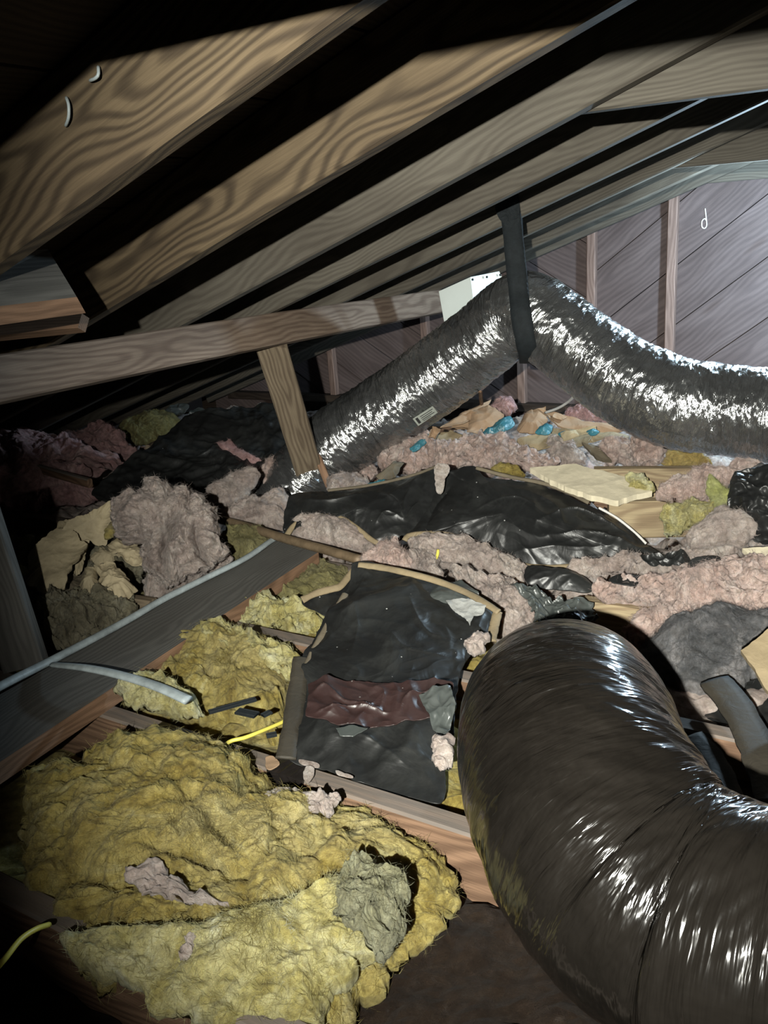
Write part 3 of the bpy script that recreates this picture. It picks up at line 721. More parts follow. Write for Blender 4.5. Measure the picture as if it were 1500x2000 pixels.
for i, (x0, y0, x1, y1) in enumerate(((408,1391,500,1365),(462,1388,500,1396),(512,1396,528,1388),(520,1436,540,1432))):
    a, b = at_z(x0, y0, -.80), at_z(x1, y1, -.80)
    tag(beam('bark_chip', a, b, RV, .012+.006*(i == 1), .004, M_dark, seed=i), ['long dark splinter on the yellow batt left of the black sheet', 'short wide dark chip beside the long splinter', 'tiny dark chip right of the splinters', 'dark chip by the yellow cable'][i], 'debris', 'dark chips on the yellow wool')

# --- pink mound left of centre and neighbours
wool('pink_wool_mound', [(218,1000),(240,968),(280,952),(330,945),(372,955),(402,980),(424,1020),(434,1060),(436,1095),(410,1120),(370,1142),(325,1150),(298,1120),(270,1072),(232,1045)],
     (340, 1140), -.80, 58, .11, .05, M_pinkgrey, 'big rounded pink wool mound left of centre, with deep vertical creases', 51, amp=.022, freq=9, N=340, Mr=110, rag=.024, creases=[([(352,1020),(330,1050),(317,1090),(320,1140)], .085, .011), ([(385,1040),(396,1085),(408,1125)], .07, .009), ([(345,975),(372,990),(380,1030)], .03, .012), ([(232,1035),(275,1045),(300,1100)], .05, .013)])
wool('pink_wool_skirt', [(280,1135),(350,1125),(420,1095),(455,1085),(440,1105),(390,1130),(330,1160),(290,1172)],
     (370, 1145), -.83, 25, .025, .02, M_pinkgrey, 'low pink wool spill in front of the rounded pink mound', 52, amp=.018, freq=12)
wool('pink_wool_strip', [(400,965),(440,935),(490,915),(500,945),(470,985),(430,1000)],
     (450, 985), -.76, 50, .04, .03, M_pinkgrey, 'pink wool lobe right behind the rounded pink mound', 53, amp=.012, freq=9)
wool('pink_wool_strip', [(430,1000),(520,975),(560,960),(570,1010),(555,1040),(500,1030),(440,1020)],
     (500, 1020), -.80, 40, .05, .03, M_pinkgrey, 'dusty pink wool left of the black sheet, above the brown pipe', 54, amp=.022, freq=11)
wool('pink_wool_strip', [(430,1050),(480,1030),(530,1055),(480,1090),(430,1110)],
     (470, 1085), -.82, 30, .03, .02, M_olive, 'olive scraps between the pink mound and the grey tubing', 55, amp=.018, freq=14)
wool('pink_wool_chunk', [(505,925),(540,890),(565,905),(560,940),(520,955)], (535, 945), -.78, 40, .03, .02, M_pink, 'light pink wool chunk left of the post foot', 56, amp=.015, freq=14)
wool('pink_wool_chunk', [(640,940),(680,925),(715,935),(720,955),(680,965),(645,960)], (680, 955), -.78, 30, .03, .02, M_pinkgrey, 'grey-pink chunk right of the post foot', 57, amp=.012, freq=14)
wool('pink_wool_chunk', [(690,915),(715,905),(735,912),(725,935),(700,940)], (710, 925), -.77, 40, .025, .02, M_pink, 'small bright pink tuft right of the post foot', 58, amp=.012, freq=18)
# dark left
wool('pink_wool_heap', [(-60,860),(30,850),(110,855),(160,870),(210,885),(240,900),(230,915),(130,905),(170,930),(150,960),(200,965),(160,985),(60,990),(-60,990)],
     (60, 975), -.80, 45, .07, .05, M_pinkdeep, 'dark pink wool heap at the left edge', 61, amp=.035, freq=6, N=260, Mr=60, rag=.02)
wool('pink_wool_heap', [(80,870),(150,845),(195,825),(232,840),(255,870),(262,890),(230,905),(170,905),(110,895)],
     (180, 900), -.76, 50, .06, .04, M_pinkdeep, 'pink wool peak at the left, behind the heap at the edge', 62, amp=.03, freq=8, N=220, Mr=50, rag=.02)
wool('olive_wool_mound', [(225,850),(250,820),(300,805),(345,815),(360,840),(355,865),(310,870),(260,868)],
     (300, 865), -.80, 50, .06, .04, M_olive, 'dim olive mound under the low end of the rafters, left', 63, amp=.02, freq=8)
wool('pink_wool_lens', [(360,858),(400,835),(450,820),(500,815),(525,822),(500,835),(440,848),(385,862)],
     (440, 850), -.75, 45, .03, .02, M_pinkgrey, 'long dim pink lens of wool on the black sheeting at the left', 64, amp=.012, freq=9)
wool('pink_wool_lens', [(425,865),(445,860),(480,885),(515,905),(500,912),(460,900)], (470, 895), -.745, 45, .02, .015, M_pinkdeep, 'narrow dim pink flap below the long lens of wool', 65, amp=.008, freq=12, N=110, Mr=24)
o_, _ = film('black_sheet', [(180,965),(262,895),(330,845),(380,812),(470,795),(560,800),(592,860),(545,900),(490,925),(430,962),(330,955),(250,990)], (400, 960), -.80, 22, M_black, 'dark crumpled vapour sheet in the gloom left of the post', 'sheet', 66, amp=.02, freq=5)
o_, _ = film('teal_scrap', [(320,805),(345,790),(370,795),(350,812)], (340, 808), -.72, 40, M_greyplastic, 'faint bluish plastic scrap at the far left eave', 'scrap', 67, amp=.01, freq=9, N=60, Mr=12)
o_, _ = film('teal_scrap', [(365,812),(385,795),(402,803),(385,814)], (380, 812), -.72, 40, M_greyplastic, 'faint grey plastic scrap beside the bluish one at the eave', 'scrap', 68, amp=.01, freq=9, N=60, Mr=12)
for i, (x0, y0, x1, y1) in enumerate(((65, 912, 175, 945), (290, 878, 330, 858))):
    tag(beam('wood_splinter', at_z(x0, y0, -.70), at_z(x1, y1, -.72), ZV, .03, .02, M_post if i else M_joist, seed=i), ['dark stick lying across the pink heap at the left edge', 'thin pale stick near the olive mound at the left'][i], 'stick')

# --- crumpled cream paper heap (left)
ph = [([(70,1080),(110,1045),(148,1060),(152,1085),(120,1140),(85,1140),(60,1120)], 'large torn cream paper sheet leaning at the left of the heap', 40, .72),
      ([(130,1035),(160,1010),(212,990),(220,998),(198,1058),(170,1052),(148,1050)], 'upright cream board scrap at the top of the paper heap', 62, .66),
      ([(165,1075),(200,1070),(228,1085),(215,1100),(175,1100)], 'folded cream paper in the middle of the heap', 30, .74),
      ([(215,1065),(262,1050),(270,1075),(284,1105),(262,1112),(222,1092)], 'pale crumpled paper at the right of the heap', 35, .71),
      ([(190,1110),(225,1105),(250,1125),(262,1145),(240,1168),(200,1160)], 'torn paper flap low in the middle of the heap', 35, .74),
      ([(165,1105),(185,1110),(190,1150),(172,1165),(160,1140)], 'narrow curled paper strip in the heap', 50, .735),
      ([(100,1130),(150,1110),(170,1135),(160,1165),(110,1165)], 'dark underside of a paper scrap at the heap foot', 25, .775),
      ([(150,1062),(172,1060),(165,1100),(150,1120),(140,1100)], 'curled paper edge between the two large sheets', 50, .72),
      ([(90,1040),(130,1022),(160,1030),(140,1052),(95,1060)], 'dim paper scrap behind the large sheet', 30, .73)]
for i, (out, lab, tl, z) in enumerate(ph):
    c = np.mean(out, 0)
    f_ = 1.28 if i < 2 else 1.15
    out = [(c[0]+(x-c[0])*f_, c[1]+(y-c[1])*f_) for x, y in out]
    pl = tilt_plane(c[0], max(y for _, y in out), -z-.06, tl, (-.5+.37*(i % 4)))
    o = patch('paper_scrap', out, pl, 'sheet', .006 if i < 2 else .003, 0, .01, .005 if i < 2 else .010, 9 if i < 2 else 14, .5, .012, 120, 26, M_paper if i not in (6,) else M_kraftdull, seed=70+i, curl=.03, sharp=True)
    tag(o, lab, 'paper', 'torn paper in the heap at the left')
wool('paper_heap_core', [(80,1100),(130,1050),(200,1040),(262,1070),(275,1140),(220,1175),(110,1175)], (180, 1165), -.86, 32, .02, .02, M_creamwool, 'dusty cream wool filling the paper heap', 80, amp=.022, freq=14)
wool('yellow_wool_lump', [(208,1030),(222,1022),(232,1035),(225,1050),(210,1050)], (220, 1048), -.70, 50, .02, .015, M_yellow, 'small yellow wool ball beside the upright cream scrap', 81, amp=.006, freq=14, N=70, Mr=14)
wool('grey_wool_batt', [(80,1175),(160,1160),(250,1165),(260,1200),(210,1235),(120,1270),(95,1240)], (170, 1215), -.84, 22, .05, .03, M_creamwool, 'dusty pale wool below the paper heap, beside the brace', 82, amp=.026, freq=17, N=220, Mr=50)
tag(beam('dark_timber_scrap', at_z(215, 1172, -.84), at_z(300, 1186, -.84), ZV, .04, .03, M_post), 'dark timber scrap below the paper heap next to the tubing', 'timber')

# --- tubing, pipe, cables
zt = JT+.052
pts = [at_z(x, y, z) for x, y, z in ((-40,1362,zt+.01),(20,1330,zt+.01),(100,1290,zt),(200,1238,zt),(260,1205,zt),(320,1170,zt),(400,1130,zt),(480,1090,zt),(530,1056,zt),(560,1040,zt-.01))]
tag(tube('grey_tubing', pts, [.0105, .0095, .0085], M_conduit, k=10, n=80, flat=.8), 'long grey-white tube along the upper edge of the lying grey board', 'tube')
pts = [at_z(x, y, z) for x, y, z in ((102,1298,zt),(170,1305,zt+.02),(240,1320,zt+.025),(310,1342,zt+.02),(368,1368,zt+.01))]
o = tube('grey_tubing', pts, [.008, .0105, .0115, .012], M_conduit, k=10, n=50, flat=.55)
tag(o, 'short flattened grey-white tube with a cut end, branching off over the yellow wool', 'tube')
pts = [at_z(x, y, -.775) for x, y in ((420,1012),(480,1028),(560,1053),(640,1075),(705,1094))]
o = tube('brown_pipe', pts, .0125, M_brownpipe, k=12, n=40)
tag(o, 'dusty brown pipe crossing from the pink mound to the black sheet', 'pipe')
tag(tube('yellow_cable', [at_z(x, y, z) for x, y, z in ((436,1458,-.815),(452,1447,-.81),(480,1440,-.81),(520,1424,-.815),(548,1412,-.82),(566,1402,-.825))], .0036, M_wire, k=8, n=40), 'yellow cable crossing the nearest joist left of the black sheet', 'cable')
tag(tube('yellow_cable', [at_z(x, y, z) for x, y, z in ((-20,1906,-.80),(10,1872,-.79),(40,1835,-.79),(70,1815,-.80),(96,1806,-.82))], .0036, M_wire, k=8, n=30), 'yellow cable at the lower left corner below the mound', 'cable')
tag(tube('yellow_cable', [at_z(x, y, z) for x, y, z in ((843,1122,-.79),(848,1100,-.765),(854,1085,-.75),(856,1074,-.74))], .0040, M_wire, k=8, n=20), 'stub of yellow-green cable poking from pink wool above the black sheet', 'cable')
# tape wrapped around the nearest joist
jr = .985-.02
ja, jb = at_z(532, 1497, JT)@JV, at_z(598, 1520, JT)@JV
def band(name, j0, j1, gap, m, label, cat):
    V = []; n = 9
    for i in range(n):
        j = j0+(j1-j0)*i/(n-1); dj = .003*math.sin(i*2.1)
        for (r, z) in ((-.02-gap, -.10), (-.02-gap, 0+gap), (.02+gap, 0+gap), (.02+gap, -.10), (.02, -.10), (.02, 0.001), (-.02, .001), (-.02, -.10)):
            V.append(W(jr+r, j+dj, JT+z+.0008*math.sin(i*3+r*90)))
    fs = []
    for i in range(n-1):
        for k in range(7): fs.append([i*8+k, i*8+k+1, (i+1)*8+k+1, (i+1)*8+k])
        fs.append([i*8+7, i*8, (i+1)*8, (i+1)*8+7])
    fs += [[7, 6, 5, 4, 3, 2, 1, 0], [(n-1)*8+k for k in range(8)]]
    return tag(mesh(name, V, fs, m, smooth=False), label, cat)
band('tape_band', ja, jb, .004, M_tape, 'black tape band wrapped round the nearest joist', 'tape')
for i, out in enumerate((((518,1478),(535,1476),(545,1492),(528,1503),(518,1495)), ((600,1500),(615,1503),(612,1520),(600,1530),(594,1515)), ((585,1484),(620,1492),(622,1500),(590,1494)), ((655,1505),(680,1512),(690,1520),(660,1516)))):
    c = np.mean(out, 0)
    o_, _ = film('white_flake', out, tuple(c), JT+.009+.001*i, 6, M_pinkgrey if i else M_card, ['pale paper flake at the left end of the black tape', 'pale torn flake at the right end of the black tape', 'thin white flake behind the black tape', 'thin white flake on the edge of the black sheet'][i], 'scrap', 90+i, amp=.003, N=50, Mr=8, rag=.003, group='flakes by the black tape')

# ================================================================== BLACK VAPOUR SHEETS
# pink wool that they cover
wool('pink_wool_batt', [(565,1030),(600,1012),(660,1012),(700,1035),(730,1060),(715,1080),(650,1075),(585,1062)], (650, 1068), -.82, 35, .05, .03, M_pinkgrey, 'pink wool bulging under the left lobe of the long black sheet', 101, amp=.012, freq=14)
wool('pink_wool_batt', [(800,1060),(850,1048),(920,1060),(980,1085),(1030,1110),(1020,1150),(960,1140),(880,1110),(820,1100)], (920, 1125), -.81, 38, .055, .03, M_pinkgrey, 'pink wool bulging under the right lobe of the long black sheet', 102, amp=.014, freq=14, N=220, Mr=50)
wool('pink_wool_tuft', [(712,1095),(725,1068),(752,1055),(790,1068),(800,1100),(790,1120),(745,1110)], (755, 1110), -.77, 48, .04, .03, M_pink, 'ragged pink tuft at the notch between the two black sheets', 103, amp=.022, freq=15)
wool('pink_wool_tuft', [(790,1090),(830,1080),(850,1100),(870,1135),(840,1140),(800,1120)], (830, 1125), -.79, 40, .03, .02, M_pinkgrey, 'pink tuft around the yellow-green cable stub', 104, amp=.02, freq=15)
wool('pink_wool_batt', [(880,1110),(960,1130),(1020,1150),(1040,1190),(1035,1235),(990,1250),(960,1235),(960,1190),(910,1150)], (980, 1215), -.83, 34, .045, .03, M_pinkgrey, 'grey-pink wool spilling down right of the foreground black sheet', 105, amp=.02, freq=16, N=220, Mr=50)

LS = [(556,1042),(560,985),(580,962),(640,958),(700,955),(790,935),(850,912),(872,935),(850,985),(820,1030),(790,1052),(745,1062),(715,1050),(690,1030),(655,1012),(600,1012)]
o1, pl1 = film('vapour_sheet', LS, (700, 1000), -.745, 34, M_black, 'left lobe of the long black vapour sheet, right of the post foot', 'sheet', 111, amp=.008, freq=4, bulge=.03, N=320, Mr=90, center=(730, 1000), creases=[([(790,1020),(770,985),(740,970)], .008, .006), ([(790,1020),(815,990),(840,985)], .007, .005), ([(790,1022),(755,1010),(735,1030)], .007, .005), ([(700,975),(650,985),(600,980)], .010, .010), ([(790,1018),(790,985),(800,965)], .006, .005)])
RS = [(852,912),(880,914),(925,912),(950,930),(1000,938),(1050,945),(1090,962),(1140,985),(1180,1000),(1230,1032),(1262,1060),(1300,1085),(1280,1098),(1180,1090),(1100,1108),(1040,1108),(1000,1095),(950,1072),(900,1052),(850,1044),(798,1050),(830,1000),(848,960)]
o2, pl2 = film('vapour_sheet', RS, (1000, 1020), -.735, 34, M_black, 'large right lobe of the long black vapour sheet in the middle', 'sheet', 112, amp=.014, freq=4.0, bulge=.035, N=380, Mr=100, center=(1000, 1020), creases=[([(880,950),(850,985),(835,1030)], -.014, .012), ([(1050,1035),(1130,1005),(1240,1055)], .012, .009), ([(1070,1062),(1160,1052),(1270,1080)], .010, .008), ([(1050,975),(1085,1000),(1100,1040)], .008, .006), ([(930,1010),(1000,985),(1045,1000)], .006, .006), ([(1010,1085),(1100,1080),(1200,1075)], .008, .009)])
def edge_strip(pts, pl, lift, wdt, m, parent, seed, name='paper_edge'):
    P = [on_plane(x, y, pl, lift) for x, y in pts]
    nv = unit(pl[1]*.35-unit(np.mean(P, 0))*.8+ZV*.1)
    return ribbon(name, P, wdt, .004, nv, m, parent, 70, .12, seed)
edge_strip([(560,1046),(575,1026),(605,1011),(640,1008),(670,1014),(700,1034),(725,1054),(745,1064)], pl1, .010, .014, M_kraft, o1, 1)
edge_strip([(790,1056),(800,1046),(840,1042),(880,1046),(920,1062),(965,1082),(1010,1102),(1060,1108),(1120,1106),(1180,1096),(1240,1092)], pl2, .010, .014, M_kraft, o2, 2)
edge_strip([(930,914),(990,930),(1060,944),(1110,962),(1150,982)], pl2, .012, .010, M_kraftdull, o2, 3, 'paper_edge')
edge_strip([(640,958),(720,948),(800,930),(850,912)], pl1, .012, .008, M_kraftdull, o1, 4, 'paper_edge')
edge_strip([(1170,992),(1205,1012),(1240,1040),(1262,1062)], pl2, .016, .006, M_whitewire, o2, 5, 'white_edge')
o_, _ = film('paper_tear', [(850,918),(866,908),(880,916),(870,940),(862,965),(852,950)], (862, 960), -.66, 60, M_pinkgrey, 'grey-white torn paper flap on the crest of the long black sheet', 'paper', 113, amp=.006, freq=14, N=70, Mr=16, rag=.008)

FS = [(695,1105),(740,1108),(800,1118),(870,1138),(930,1165),(975,1195),(965,1235),(930,1262),(905,1300),(893,1360),(885,1440),(872,1500),(862,1565),(800,1555),(720,1530),(640,1505),(556,1480),(566,1420),(575,1350),(590,1290),(620,1240),(650,1190),(680,1150)]
o3, pl3 = film('vapour_sheet', FS, (740, 1340), -.795, 12, M_black, 'foreground black vapour sheet between the yellow batt and the near duct', 'sheet', 121, amp=.012, freq=4.5, bulge=.02, N=420, Mr=130, center=(750, 1330), creases=[([(690,1190),(700,1240),(690,1290)], .006, .010), ([(800,1180),(830,1240),(900,1260)], .007, .007), ([(760,1250),(800,1290),(890,1290)], .006, .006), ([(640,1440),(720,1450),(800,1500)], .005, .006), ([(850,1330),(810,1390),(850,1410)], .009, .006)])
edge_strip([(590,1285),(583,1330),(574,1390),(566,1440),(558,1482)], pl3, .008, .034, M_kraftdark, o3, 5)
edge_strip([(600,1300),(618,1262),(650,1205),(675,1160)], pl3, .008, .014, M_kraftdull, o3, 6)
edge_strip([(700,1104),(740,1108),(790,1118),(850,1134),(905,1155),(950,1180),(974,1196)], pl3, .020, .014, M_kraft, o3, 7)
edge_strip([(972,1196),(966,1220),(960,1252)], pl3, .016, .019, M_kraft, o3, 8)
o_, plm = film('maroon_facing', [(600,1330),(640,1318),(700,1325),(760,1330),(850,1318),(885,1340),(880,1390),(800,1400),(740,1412),(660,1416),(600,1400)], (740, 1370), -.765, 14, M_brownblack, 'maroon-tinted wrinkled facing across the foreground black sheet', 'sheet', 122, amp=.014, freq=5, bulge=.001, N=260, Mr=60, sharp=True, creases=[([(615,1350),(635,1340),(660,1360),(690,1372),(740,1380)], .010, .004), ([(620,1395),(690,1380),(760,1385)], .008, .004), ([(780,1385),(800,1355),(870,1340)], .009, .005)])
o_, _ = film('grey_film', [(860,1140),(900,1130),(935,1165),(940,1200),(905,1215),(850,1190),(800,1180)], (880, 1190), -.755, 20, M_greyplastic, 'grey-green film flap curling at the top right of the foreground black sheet', 'film', 123, sharp=True, amp=.012, freq=8, bulge=.01, N=140, Mr=34)
o_, _ = film('grey_film', [(820,1360),(880,1345),(890,1380),(870,1440),(845,1420)], (860, 1400), -.755, 14, M_greyplastic, 'grey-green film scrap next to the near duct', 'film', 124, sharp=True, amp=.012, freq=10, N=100, Mr=24)
o_, _ = film('grey_film', [(655,1425),(690,1418),(718,1425),(690,1440),(665,1438)], (690, 1430), -.77, 10, M_greyplastic, 'small grey film scrap low on the foreground black sheet', 'film', 125, sharp=True, amp=.004, N=60, Mr=12)
film('torn_paper', [(872,1174),(905,1172),(948,1182),(942,1200),(926,1206),(918,1226),(908,1206),(888,1196)], (910, 1205), -.748, 22, M_tornpaper, 'whitish torn paper patch at the top right of the foreground black sheet', 'paper', 126, amp=.004, freq=14, N=100, Mr=20, rag=.006, sharp=True)
wool('pink_wool_tuft', [(905,1258),(940,1240),(960,1250),(935,1275),(910,1280)], (930, 1270), -.75, 25, .016, .01, M_pinkgrey, 'pink tuft against the top left of the near duct', 127, amp=.012, freq=18, N=90, Mr=18)
wool('pink_wool_tuft', [(842,1450),(862,1432),(885,1445),(880,1490),(855,1500)], (862, 1480), -.765, 15, .016, .01, M_pinkgrey, 'pink-grey tuft between the foreground sheet and the near duct', 128, amp=.012, freq=18, N=90, Mr=18)
# V-shaped folded flap left of the foreground sheet
o4, pl4 = film('vapour_flap', [(590,1172),(640,1152),(665,1145),(700,1102),(715,1110),(690,1160),(660,1200),(625,1200)], (650, 1180), -.775, 20, M_black, 'folded black flap with a V-shaped kraft edge, left of the foreground sheet', 'sheet', 129, amp=.006, freq=8, N=130, Mr=30)
edge_strip([(590,1172),(620,1158),(650,1150),(665,1145),(682,1125),(700,1102)], pl4, .010, .015, M_kraft, o4, 9)

# ================================================================== RUBBLE RIGHT OF CENTRE
wool('pink_wool_clump', [(745,920),(752,885),(775,862),(820,856),(860,865),(885,872),(870,900),(845,912),(800,920)], (810, 918), -.75, 48, .05, .03, M_pink, 'round pink wool clump at the left of the middle row', 131, 'pink clumps in the middle row', amp=.030, freq=16, N=220, Mr=50)
wool('pink_wool_clump', [(850,912),(870,880),(920,855),(960,862),(985,885),(1020,880),(1075,895),(1090,912),(1040,920),(980,915),(960,925),(900,915)], (960, 918), -.74, 48, .055, .03, M_pink, 'long pink wool clump in the centre of the middle row', 132, 'pink clumps in the middle row', amp=.030, freq=16, N=260, Mr=56)
wool('pink_wool_clump', [(925,858),(960,850),(1000,865),(1030,880),(1010,895),(960,890)], (970, 888), -.70, 50, .04, .03, M_pink, 'pink wool clump stacked on top of the long one', 133, 'pink clumps in the middle row', amp=.030, freq=16)
wool('pink_wool_clump', [(1070,860),(1095,850),(1120,865),(1142,905),(1100,915),(1075,900)], (1105, 908), -.74, 50, .03, .02, M_pinkgrey, 'stringy pink wool tuft left of the dark wedge', 134, 'pink clumps in the middle row', amp=.014, freq=14)
wool('pink_wool_clump', [(1168,880),(1190,860),(1230,862),(1245,885),(1235,915),(1205,905),(1180,900)], (1210, 905), -.70, 52, .05, .03, M_pink, 'pink wool clump right of the dark wedge', 135, 'pink clumps in the middle row', amp=.030, freq=16)
wool('pink_wool_clump', [(1235,850),(1258,838),(1285,850),(1298,880),(1285,910),(1262,918),(1240,900),(1232,872)], (1265, 915), -.69, 55, .055, .04, M_pink, 'upright knobbly pink clump below the bottom edge of the duct', 136, 'pink clumps in the middle row', amp=.030, freq=16)
wool('amber_wool', [(1290,895),(1305,870),(1340,875),(1370,892),(1390,905),(1360,912),(1300,910)], (1340, 908), -.70, 45, .035, .02, M_orangefluff, 'amber wool under the right arm of the far duct', 137, amp=.016, freq=15)
wool('amber_wool', [(960,915),(985,905),(1010,915),(1030,930),(990,932),(962,926)], (995, 928), -.69, 40, .015, .01, M_yellow, 'small yellow wool scrap behind the long black sheet', 138, amp=.01, freq=18, N=80, Mr=16)
wool('amber_wool', [(1225,935),(1250,925),(1272,945),(1275,960),(1240,958)], (1250, 955), -.66, 40, .02, .012, M_yellow2, 'pale yellow crumbs on the broken end of the cream fibreboard', 139, amp=.012, freq=20, N=80, Mr=16)
wool('pink_wool_slab', [(1275,970),(1300,950),(1340,925),(1390,912),(1440,925),(1430,950),(1385,975),(1330,978)], (1360, 975), -.69, 44, .045, .03, M_pink, 'pink wool slab at the right, behind the lime wool flap', 141, amp=.018, freq=15, N=220, Mr=50)
wool('pink_wool_slab', [(1415,915),(1440,902),(1480,910),(1490,935),(1450,945),(1425,935)], (1450, 940), -.68, 45, .03, .02, M_pink, 'pale pink wool on top of the black bundle at the right edge', 142, amp=.018, freq=13)
wool('lime_wool_flap', [(1380,960),(1388,935),(1405,940),(1418,958),(1428,985),(1432,1000),(1415,1015),(1392,995)], (1405, 1010), -.68, 62, .014, .01, fluff('lime_glass_wool', [(.40,.42,.12),(.52,.54,.20),(.6,.6,.3)], (.3,.3,.15), .2), 'flat lime-coloured wool flap standing at the right', 143, amp=.006, freq=12, N=120, Mr=26)
wool('lime_wool_leafy', [(1293,1030),(1305,1000),(1330,985),(1370,980),(1402,1000),(1385,1015),(1340,1035),(1300,1045)], (1340, 1042), -.72, 48, .03, .02, M_yellow2, 'leafy ragged lime wool in front of the light timber', 144, amp=.022, freq=20, N=200, Mr=44)
wool('grey_wool_bank', [(1340,1045),(1380,1020),(1420,1000),(1465,1005),(1482,1035),(1460,1055),(1400,1060),(1350,1065)], (1410, 1060), -.71, 38, .04, .03, M_pinkgrey, 'grey-mauve wool bank at the right below the black bundle', 145, amp=.014, freq=9)
wool('black_bundle_core', [(1425,1000),(1435,935),(1470,920),(1530,915),(1560,1040),(1490,1060),(1440,1040)], (1480, 1050), -.74, 52, .04, .03, M_greyfluff, 'dark sooty wool inside the black bundle, right edge', 146, amp=.01, freq=8)
o_, _ = film('black_bundle', [(1422,1000),(1430,935),(1465,918),(1540,915),(1570,1030),(1500,1062),(1450,1030)], (1480, 1040), -.69, 52, M_black, 'black plastic bundle at the right edge below the duct', 'bag', 147, amp=.02, freq=8, bulge=.04, N=200, Mr=50)
# long pink sweep on the right
wool('pink_wool_sweep', [(1160,1160),(1170,1145),(1230,1150),(1290,1140),(1350,1125),(1420,1100),(1560,1110),(1560,1230),(1440,1200),(1360,1195),(1300,1215),(1240,1255),(1215,1240),(1240,1215),(1300,1190),(1280,1175),(1200,1175)],
     (1340, 1200), -.80, 30, .05, .03, M_pink, 'long sweeping pink wool bank on the right above the near duct', 151, amp=.022, freq=16, N=340, Mr=80, center=(1360, 1165))
wool('pink_wool_sweep', [(1215,1245),(1240,1210),(1290,1190),(1350,1185),(1340,1215),(1290,1235),(1250,1262)], (1290, 1235), -.815, 28, .03, .02, M_pink, 'pink wool tongue reaching down to the near duct', 152, amp=.018, freq=20)
wool('pink_wool_sweep', [(1110,1115),(1180,1100),(1260,1100),(1340,1085),(1400,1060),(1450,1055),(1440,1110),(1370,1130),(1280,1135),(1200,1130),(1140,1135)], (1290, 1125), -.79, 30, .045, .03, M_pinkgrey, 'dusty pink wool bank just below the right end of the long black sheet', 153, amp=.022, freq=16, N=260, Mr=60)
wool('sooty_wool', [(1240,1300),(1260,1260),(1310,1225),(1380,1205),(1430,1190),(1500,1200),(1560,1230),(1520,1300),(1440,1340),(1340,1340)], (1380, 1300), -.84, 24, .055, .03, M_greyfluff, 'sooty grey-blue wool mound right of the near duct', 154, amp=.02, freq=7, N=280, Mr=60)
o_, _ = film('black_scrap', [(1030,1110),(1080,1108),(1140,1125),(1158,1150),(1130,1160),(1060,1150),(1025,1140)], (1090, 1145), -.78, 28, M_black, 'black sheet scrap under the edge of the long black sheet', 'sheet', 155, amp=.008, freq=8, bulge=.02, N=130, Mr=30)
o_, _ = film('black_scrap', [(1000,1150),(1060,1155),(1120,1175),(1148,1190),(1160,1220),(1120,1195),(1130,1240),(1045,1240),(1030,1180)], (1090, 1215), -.80, 26, M_greyplastic, 'ragged dark film above the top of the near duct', 'sheet', 156, amp=.02, freq=12, N=200, Mr=40, rag=.02)
o_, _ = film('black_scrap', [(1350,1095),(1400,1088),(1405,1110),(1380,1130),(1345,1122)], (1378, 1122), -.735, 34, M_black, 'small black plastic square on the pink wool at the right', 'sheet', 157, amp=.006, N=70, Mr=14)
o_, _ = film('black_scrap', [(1190,1130),(1240,1122),(1275,1135),(1250,1146),(1200,1142)], (1230, 1142), -.745, 30, M_black, 'dark sliver of sheet between two pink wool banks', 'sheet', 158, amp=.006, N=70, Mr=14)
o_, _ = film('black_scrap', [(1255,1088),(1330,1080),(1350,1095),(1330,1105),(1270,1102)], (1300, 1100), -.745, 32, M_black, 'crumpled tail end of the long black sheet', 'sheet', 159, amp=.014, freq=12, N=110, Mr=24)
def slab(name, out, anchor, z, tilt, th, m, label, cat, seed, group=None, side=0., amp=.002, curl=0., rag=.004, fold=None, N=120, Mr=24):
    pl = tilt_plane(*anchor, z, tilt, side)
    o = patch(name, out, pl, 'sheet', th, 0, 0, amp, 6, .5, rag, N, Mr, m, seed=seed, sharp=True, curl=curl, fold=fold)
    return tag(o, label, cat, group)
slab('fibreboard', [(1035,919),(1122,912),(1262,948),(1250,958),(1275,965),(1240,972),(1205,985),(1150,972),(1090,950)], (1150, 960), -.665, 12, .016, M_gyp, 'cream fibreboard panel with a broken end on top of the rubble', 'panel', 161, rag=.006)
slab('fibreboard', [(1450,1275),(1520,1210),(1560,1260),(1520,1380),(1490,1340)], (1500, 1330), -.74, 35, .012, M_kraft, 'tan board corner poking in at the right edge', 'panel', 162)
slab('fibreboard', [(1450,1075),(1560,1065),(1560,1105),(1480,1108)], (1500, 1105), -.72, 20, .012, M_gyp, 'pale board sliver at the right edge above the pink bank', 'panel', 163)
